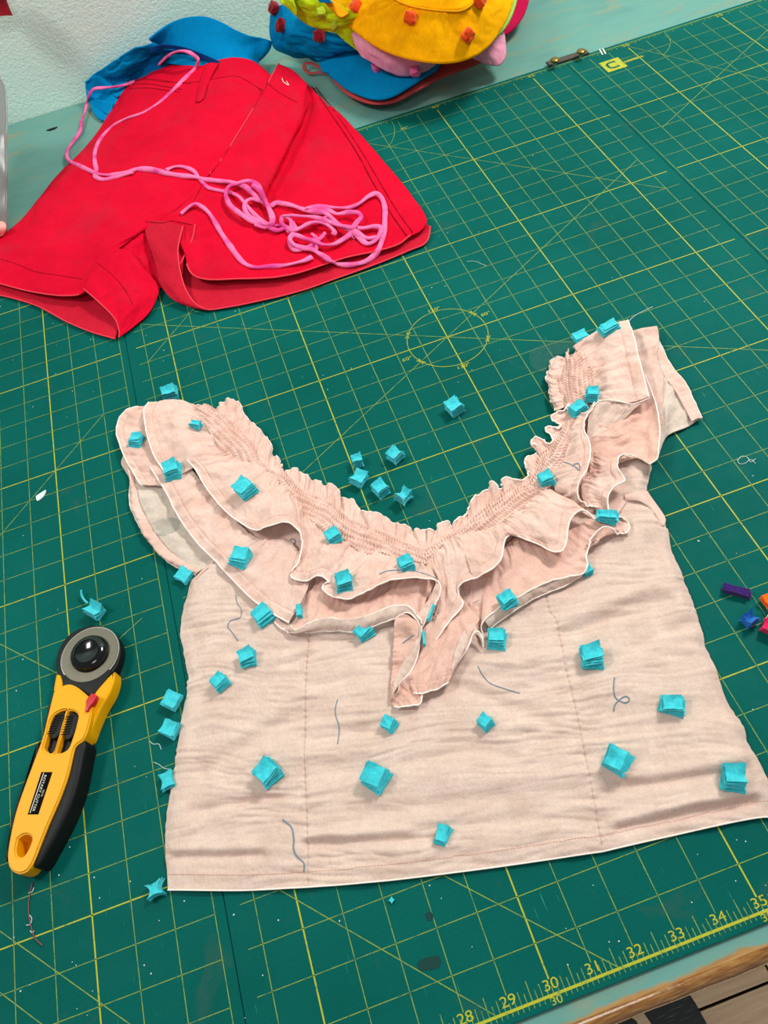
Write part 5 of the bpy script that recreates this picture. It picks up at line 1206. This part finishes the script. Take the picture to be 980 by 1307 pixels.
hat_patch('crown', [[(445, 28, 70), (480, 20, 74), (530, 30, 72), (580, 40, 62)], [(452, 52, 60), (475, 62, 58), (505, 72, 54), (535, 78, 50), (560, 70, 46)],
                    [(462, 72, 46), (478, 82, 40), (496, 92, 34), (510, 96, 30), (528, 94, 30), (546, 88, 32), (560, 78, 36)]], 90, 34, M['pinkhat'], c4, 2.2, (34, 34), 16, 2.0)
hat_patch('brim', [[(590, 20, 66), (610, 30, 60), (630, 20, 58)], [(596, 55, 46), (615, 60, 42), (640, 40, 44)], [(596, 71, 34), (612, 78, 26), (634, 84, 18), (641, 80, 18), (645, 66, 24), (643, 45, 34), (640, 28, 44)]], 70, 30, M['pinkhat'], c4, 1.4, (14, 40), 17, 2.0)
# yellow bucket hat: brim lofted out from the crown seam, crown rising past the top of the picture
c5 = empty('bucket_hat', tuple(U(550, 20, .06))); tag(c5, 'yellow bucket hat with orange red felt cubes on top of the pile', 'hat', pile)
def ring(cx, cy, rx, ry, z, a0=0, n=26, tilt=0, dz=0):
    return [(cx + rx * math.cos(a), cy + ry * math.sin(a), z + dz * math.sin(a)) for a in np.linspace(a0, a0 + 2 * math.pi, n)]
out_pts = [(424, 2, 80), (438, 24, 76), (458, 43, 72), (484, 61, 68), (515, 73, 65), (550, 79.5, 63), (580, 79, 62), (605, 71, 62), (624, 57, 64), (638, 38, 66), (648, 18, 70), (655, -8, 74), (650, -45, 82), (620, -80, 90), (560, -100, 96), (490, -90, 96), (440, -60, 92), (420, -25, 85), (424, 2, 80)]
mid_pts = [(460, -8, 98), (468, 10, 95), (485, 22, 92), (505, 35, 88), (528, 42, 86), (553, 46, 85), (578, 46, 84), (598, 42, 84), (614, 32, 85), (624, 18, 88), (630, 2, 90), (632, -18, 94), (625, -42, 99), (600, -62, 104), (556, -74, 108), (505, -68, 108), (474, -48, 106), (460, -28, 102), (460, -8, 98)]
in_pts = [(492, -15, 114), (496, -6, 112), (506, 1, 110), (520, 7, 108), (536, 11, 106), (553, 13.5, 105), (572, 15, 104), (588, 14.5, 104), (599, 9, 105), (607, 0, 107), (611, -8, 109), (612, -20, 112), (606, -34, 115), (590, -46, 118), (556, -52, 121), (522, -48, 121), (502, -38, 119), (494, -27, 117), (492, -15, 114)]
def hatbrim(rows, nu, nv, mat, parent):
    return hat_patch('brim', rows, nu, nv, mat, parent, 1.1, (9, 26), 18, 2.2, 1.2)
hatbrim([in_pts, mid_pts, out_pts], 160, 40, M['yellowhat'], c5)
top_pts = [(px * .80 + 552 * .20, py * .8 - 4 * 1 - 70, z + 26) for px, py, z in in_pts]
m1_pts = [(px * .95 + 552 * .05, py - 26, z + 14) for px, py, z in in_pts]
cen = [(552 + (px - 552) * .05, -105 + (py + 20) * .02, 150) for px, py, z in in_pts]
hat_patch('crown', [in_pts, m1_pts, top_pts, cen], 100, 40, M['yellowhat'], c5, 2.0, (26, 26), 19, 2.0)
tube('crown_seam', [U(x, y - .5, (z + 1.5) * 1e-3) for x, y, z in in_pts[:12]], 1.1, M['mustard'], c5, n=80)
c6 = empty('bucket_hat', tuple(U(655, 10, .04))); tag(c6, 'light green hat brim edge showing right of the yellow hat', 'hat', pile)
hat_patch('brim', [[(600, 40, 40), (612, 20, 46), (618, -20, 56), (600, -60, 60)], [(628, 52, 44), (644, 36, 46), (654, 18, 50), (662, -10, 56), (664, -40, 62)]], 60, 16, M['lightgreen'], c6, .5, (40, 40), 20, 2.5)
c7 = empty('bucket_hat', tuple(U(660, 30, .02))); tag(c7, 'crimson hat brim lowest at the right of the hat pile', 'hat', pile)
hat_patch('brim', [[(600, 50, 16), (620, 20, 24), (630, -20, 30), (620, -60, 34)], [(640, 46, 10), (650, 42, 10), (660, 32, 14), (668, 20, 18), (674, 4, 24), (677, -20, 30), (672, -60, 34)]], 60, 16, M['crimson'], c7, .5, (40, 40), 21, 3)
c8 = empty('bucket_hat', tuple(U(425, 5, .08))); tag(c8, 'mustard and teal hat edge at the very top of the pile behind the lime hat', 'hat', pile)
hat_patch('brim', [[(398, -12, 112), (412, -4, 110), (425, 2, 106)], [(418, 2, 104), (425, 12, 98), (433, 22, 92)], [(424, -2, 104), (434, 8, 96), (445, 18, 88)]], 30, 14, M['mustard'], c8, .5, (30, 30), 22, 2)
hat_patch('crown', [[(385, -25, 118), (400, -10, 116), (408, 3, 108)], [(395, -25, 122), (412, -10, 118), (424, 4, 108)]], 30, 14, M['blue'], c8, .8, (14, 14), 23, 2)
BV_HATS = BVHTree.FromPolygons([tuple(x) for v_, f_ in HV for x in v_], [tuple(int(i) + off for i in q_) for (v_, f_), off in zip(HV, np.r_[0, np.cumsum([len(h_[0]) for h_ in HV])[:-1]]) for q_ in f_])
def pom(name, s_, mat, seed):
    bm = bmesh.new(); bmesh.ops.create_cube(bm, size=1.0); bmesh.ops.subdivide_edges(bm, edges=bm.edges, cuts=7, use_grid_fill=True)
    for v_ in bm.verts:
        c = v_.co; n_ = c.normalized() * .55; p = c * .55 + n_ * .45
        k = 1 + .10 * float(gn(p.x * 3 + seed, p.y * 3 + p.z * 2)) + .10 * float(gn(p.x * 9 + seed, p.y * 9 + p.z * 5, 3))
        v_.co = Vector((p.x * s_[0], p.y * s_[1], (p.z + .42) * s_[2])) * k
    me = bpy.data.meshes.new(name); bm.to_mesh(me); bm.free(); me.materials.append(M[mat]); me.polygons.foreach_set('use_smooth', [True] * len(me.polygons))
    o = bpy.data.objects.new(name, me); COL.objects.link(o); return o
def hat_cube(px, py, s_in, h, mat, parent, seed):
    o_, d_ = ray(px, py); hit = BV_HATS.ray_cast(o_, d_)
    o = pom('felt_cube', (s_in * S * .85, s_in * S * .9, h * S * 1.15), mat, seed)
    if hit[0] is None: loc = Vector(U(px, py, .06)); nrm = Vector((0, 0, 1))
    else: loc = hit[0]; nrm = hit[1]
    if nrm.dot(d_) > 0: nrm = -nrm
    o.matrix_world = Matrix.Translation(loc + nrm * .0006) @ nrm.to_track_quat('Z', 'Y').to_matrix().to_4x4() @ Matrix.Rotation(.8 + seed, 4, 'Z')
    bpy.context.view_layer.update(); mw = o.matrix_world.copy(); o.parent = parent; o.matrix_parent_inverse = parent.matrix_world.inverted(); return o
for k, (x, y) in enumerate([(353, 12), (362, 34), (410, 48)]): hat_cube(x, y, .62, .34, 'darkred', c2, k + 200)
for k, (x, y) in enumerate([(458, 10), (525, 22), (596, 44), (608, 3)]): hat_cube(x, y, .58, .34, 'orangered', c5, k + 210)
for k, (x, y) in enumerate([(482, 90), (530, 86)]): hat_cube(x, y, .5, .34, 'rosefelt', c4, k + 220)
hat_cube(410, 18, .45, .25, 'limefelt', c3, 230); hat_cube(428, 32, .35, .22, 'limefelt', c3, 231)

# ------------------------------------------------------------------ pink jersey cord, tangled on the shorts
def bvl(L):
    V = []; Fc = []; off = 0
    for v, f_ in L:
        V += [tuple(x) for x in v]; Fc += [tuple(int(i) + off for i in q_) for q_ in f_]; off += len(v)
    return BVHTree.FromPolygons(V, Fc)
BV_CORD = bvl(SHORT_SURF + HV[:N_CAP])
cord = empty('jersey_cord', tuple(U(400, 290, 0.02)))
tag(cord, 'long pink jersey cord trailing over the red shorts and tangled at right', 'cord')
def cordline(pix, w=2.3, flat=0.35, lifts=0.0015, n=None, tw=0):
    nseg = n or max(30, int(sum(math.hypot(a[0] - b_[0], a[1] - b_[1]) for a, b_ in zip(pix, pix[1:])) / 2.0))
    Pz = lay(BV_CORD, [(p[0], p[1]) for p in pix], 0, nseg)
    L = np.linspace(0, 1, len(pix)); dl = np.array([0, 0, 0])
    lf_ = np.array([p[2] if len(p) > 2 else 0 for p in pix]) * 1e-3
    PP = crom([(p[0], p[1], 0) for p in pix], nseg)
    # lift travels along the curve
    cum = np.r_[0, np.cumsum([math.hypot(a[0] - b_[0], a[1] - b_[1]) for a, b_ in zip(pix, pix[1:])])]; cum = cum / cum[-1]
    up = np.interp(np.linspace(0, 1, nseg), cum, lf_) + lifts
    for k in range(6): Pz[1:-1, 2] = (Pz[:-2, 2] + 2 * Pz[1:-1, 2] + Pz[2:, 2]) / 4
    Pz = np.array([U(PP[i, 0], PP[i, 1], Pz[i, 2] + up[i]) for i in range(nseg)])
    ww = w * (1 + 0.25 * gn(np.arange(nseg) / 9, 0 * np.arange(nseg), len(pix))) 
    tw_ = 0.9 * gn(np.arange(nseg) / 14, 0 * np.arange(nseg), len(pix) + 5)
    return tube('cord_strand', Pz, ww * 1.12, M['cord'], cord, flat=0.55, sides=10, twist=tw_)
cordline([(203, 82, 0), (212, 73, 3), (222, 67, 4), (233, 65, 5), (244, 68, 5), (253, 77, 4), (248, 88), (239, 97), (224, 112), (208, 127), (196, 136), (180, 145), (160, 152), (145, 160), (134, 170), (125, 183), (121, 195), (121, 207), (123, 218), (121, 224, 1), (130, 229), (148, 226), (170, 220, 1)], 2.6)
cordline([(172, 104), (160, 108, 2), (145, 111, 2), (132, 112, 3), (119, 114, 5), (113, 124, 3), (109, 140, 2), (104, 155, 1), (102, 168), (94, 180), (87, 190), (85, 199, 1), (88, 205, 2), (100, 211), (113, 217), (125, 222, 1), (140, 223, 1), (160, 220), (175, 216), (190, 217)], 2.3)
cordline([(165, 220), (180, 215), (200, 218), (212, 221), (230, 224), (248, 226), (262, 229), (280, 231, 1), (297, 233, 2), (312, 238, 3), (322, 246, 3), (334, 258, 3), (345, 263, 2), (352, 259, 2), (362, 260, 2), (375, 263, 2), (390, 268, 3), (402, 270, 4), (415, 272, 5), (425, 280, 5), (434, 288, 5), (445, 292, 5), (456, 298, 4), (468, 304, 2), (480, 303, 2)], 3.0)
cordline([(212, 217, 2), (222, 213, 1), (235, 213, 1), (248, 219, 1), (255, 229, 0), (265, 239), (280, 243), (295, 246, 1), (305, 251, 2), (313, 260, 3), (321, 270, 3), (330, 279, 3), (340, 285, 3)], 2.1)
cordline([(340, 287, 4), (325, 284, 4), (307, 273, 4), (293, 261, 4), (288, 247, 5), (292, 238, 5), (303, 234, 5), (317, 231, 5), (328, 235, 5), (334, 247, 5), (341, 262, 5), (348, 276, 5), (347, 285, 5), (338, 290, 3), (325, 287, 3)], 2.3)
cordline([(332, 257, 4), (322, 254, 4), (314, 257, 4), (312, 265, 4), (317, 275, 4), (328, 281, 5), (339, 286, 5), (346, 284, 6), (345, 273, 6), (338, 255, 6), (331, 243, 6), (322, 236, 6)], 2.0)
cordline([(345, 291, 2), (354, 294, 3), (365, 291, 3), (375, 295, 4), (385, 290, 5), (395, 285, 6), (408, 284, 6), (420, 288, 6), (427, 296, 5), (425, 300, 4)], 2.7)
cordline([(348, 288, 2), (362, 288, 2), (370, 296, 3), (372, 284, 5), (368, 278, 5), (361, 276, 5), (359, 284, 5), (366, 290, 4), (382, 291, 4), (396, 286, 4), (408, 280, 4), (420, 276, 4)], 2.0)
cordline([(361, 276, 5), (372, 275, 6), (385, 276, 6), (400, 277, 7), (415, 281, 8), (430, 287, 8), (441, 289, 7), (450, 290, 7), (455, 284, 6), (461, 277, 6), (458, 272, 6), (445, 271, 6), (430, 273, 5), (420, 269, 5), (408, 266, 5), (397, 265, 5), (390, 266, 5)], 2.5)
cordline([(391, 266, 2), (405, 263, 4), (425, 265, 3), (445, 265, 2), (458, 260, 2), (470, 251, 2), (480, 247, 3), (487, 253, 2), (491, 265, 1), (491, 280, 1), (490, 295, 1), (487, 308, 1), (481, 322, 1), (470, 332, 1), (455, 337, 1), (438, 338, 1), (424, 334, 2), (410, 325, 2), (396, 318, 3), (385, 316, 4), (374, 311, 5), (370, 304, 5), (376, 300, 5), (388, 304, 5), (400, 307, 5), (412, 312, 4), (425, 312, 4), (437, 306, 3), (447, 299, 3), (454, 292, 5)], 2.7)
cordline([(449, 296, 3), (458, 303, 2), (468, 311, 1), (476, 309, 1), (484, 300, 3), (486, 291, 3), (478, 289, 3), (465, 291, 3), (456, 291, 5)], 2.6)
cordline([(404, 320, 1), (395, 315, 2), (383, 319, 2), (374, 318, 2), (369, 310, 2), (370, 301, 3), (377, 293, 4), (373, 283, 5)], 2.0)
cordline([(398, 298, 2), (404, 305, 3), (404, 315, 3), (403, 320, 2)], 1.9)
cordline([(415, 297, 3), (409, 304, 4), (400, 311, 3), (390, 317, 2)], 1.9)
cordline([(231, 273), (240, 265, 2), (249, 260, 3), (258, 264, 2), (266, 271), (273, 281), (282, 297), (293, 313), (303, 327), (313, 337), (325, 341), (342, 340), (360, 339), (376, 336, 1), (390, 332, 1), (398, 328, 1)], 2.6)
tube('cord_end', lay(BV_CORD, [(449, 297), (452, 302), (450, 306), (453, 309)], .004, 16), 0.5, M['cord'], cord)

# ------------------------------------------------------------------ things cut off by the left edge of the picture
bag = empty('plastic_bag', tuple(U(-10, 290, TOP))); tag(bag, 'clear grey plastic bag standing at the left edge behind the shorts', 'bag')
G_rows = []
for k, (y_, zz_) in enumerate([(300, 2), (240, 40), (170, 80), (110, 105), (96, 112)]):
    edge_x = [8, 9, 8.5, 6, -2][k]
    G_rows.append([(-90, y_ + 15, zz_), (-50, y_ + 6, zz_ + 6), (-20, y_ + 1, zz_ + 4), (edge_x, y_, zz_)])
G = np.zeros((40, 40, 3)); R_ = np.stack([crom([U(p[0], p[1], p[2] * 1e-3) for p in r_], 40) for r_ in G_rows])
for j in range(40): G[:, j] = crom(R_[:, j], 40)
au = np.linspace(0, 6, 40)[None] * np.ones((40, 1)); av = np.linspace(0, 8, 40)[:, None] * np.ones((1, 40))
G[..., 0] += .0012 * gn(au * .3, av, 3) * 1.0; G[..., 1] += .003 * gn(au * 1.2, av, 5)
G[..., 1] = np.minimum(G[..., 1], 46.7 * S)
o = mesh_obj('bag_film', G.reshape(-1, 3), grid_faces(40, 40), M['film']); mdd = o.modifiers.new('t', 'SOLIDIFY'); mdd.thickness = .0006; attach(o, bag)
tube('bag_seam', G[:, -1], 1.0, M['film'], bag)
o, G_ = hat_patch('felt_roll', [[(-30, 292, 14), (-10, 286, 16), (4, 284, 15)], [(-30, 300, 22), (-10, 293, 24), (8, 290, 18)], [(-30, 312, 14), (-10, 303, 14), (3, 300, 12)]], 24, 20, M['pinkskin'], bag, .3, (20, 20), 30, 4)
bpy.context.view_layer.update()
o.parent = None; o.name = 'pink_fabric_roll'; o.matrix_parent_inverse = Matrix.Identity(4); o.matrix_world = Matrix.Identity(4)
tag(o, 'rounded end of a pink fabric roll below the plastic bag at the left edge', 'fabric')
w = Uy(-6, -3, 46.2)
rp_ = felt_stack('red_fabric_scrap', .03, .03, .02, 4, .1, .2, 300, M['darkred'], .5); rp_.location = (w[0], w[1] - .004, w[2]); rp_.rotation_euler = (1.4, .2, 0)
tag(rp_, 'red fabric scrap pinned on the wall at the top left corner', 'fabric')
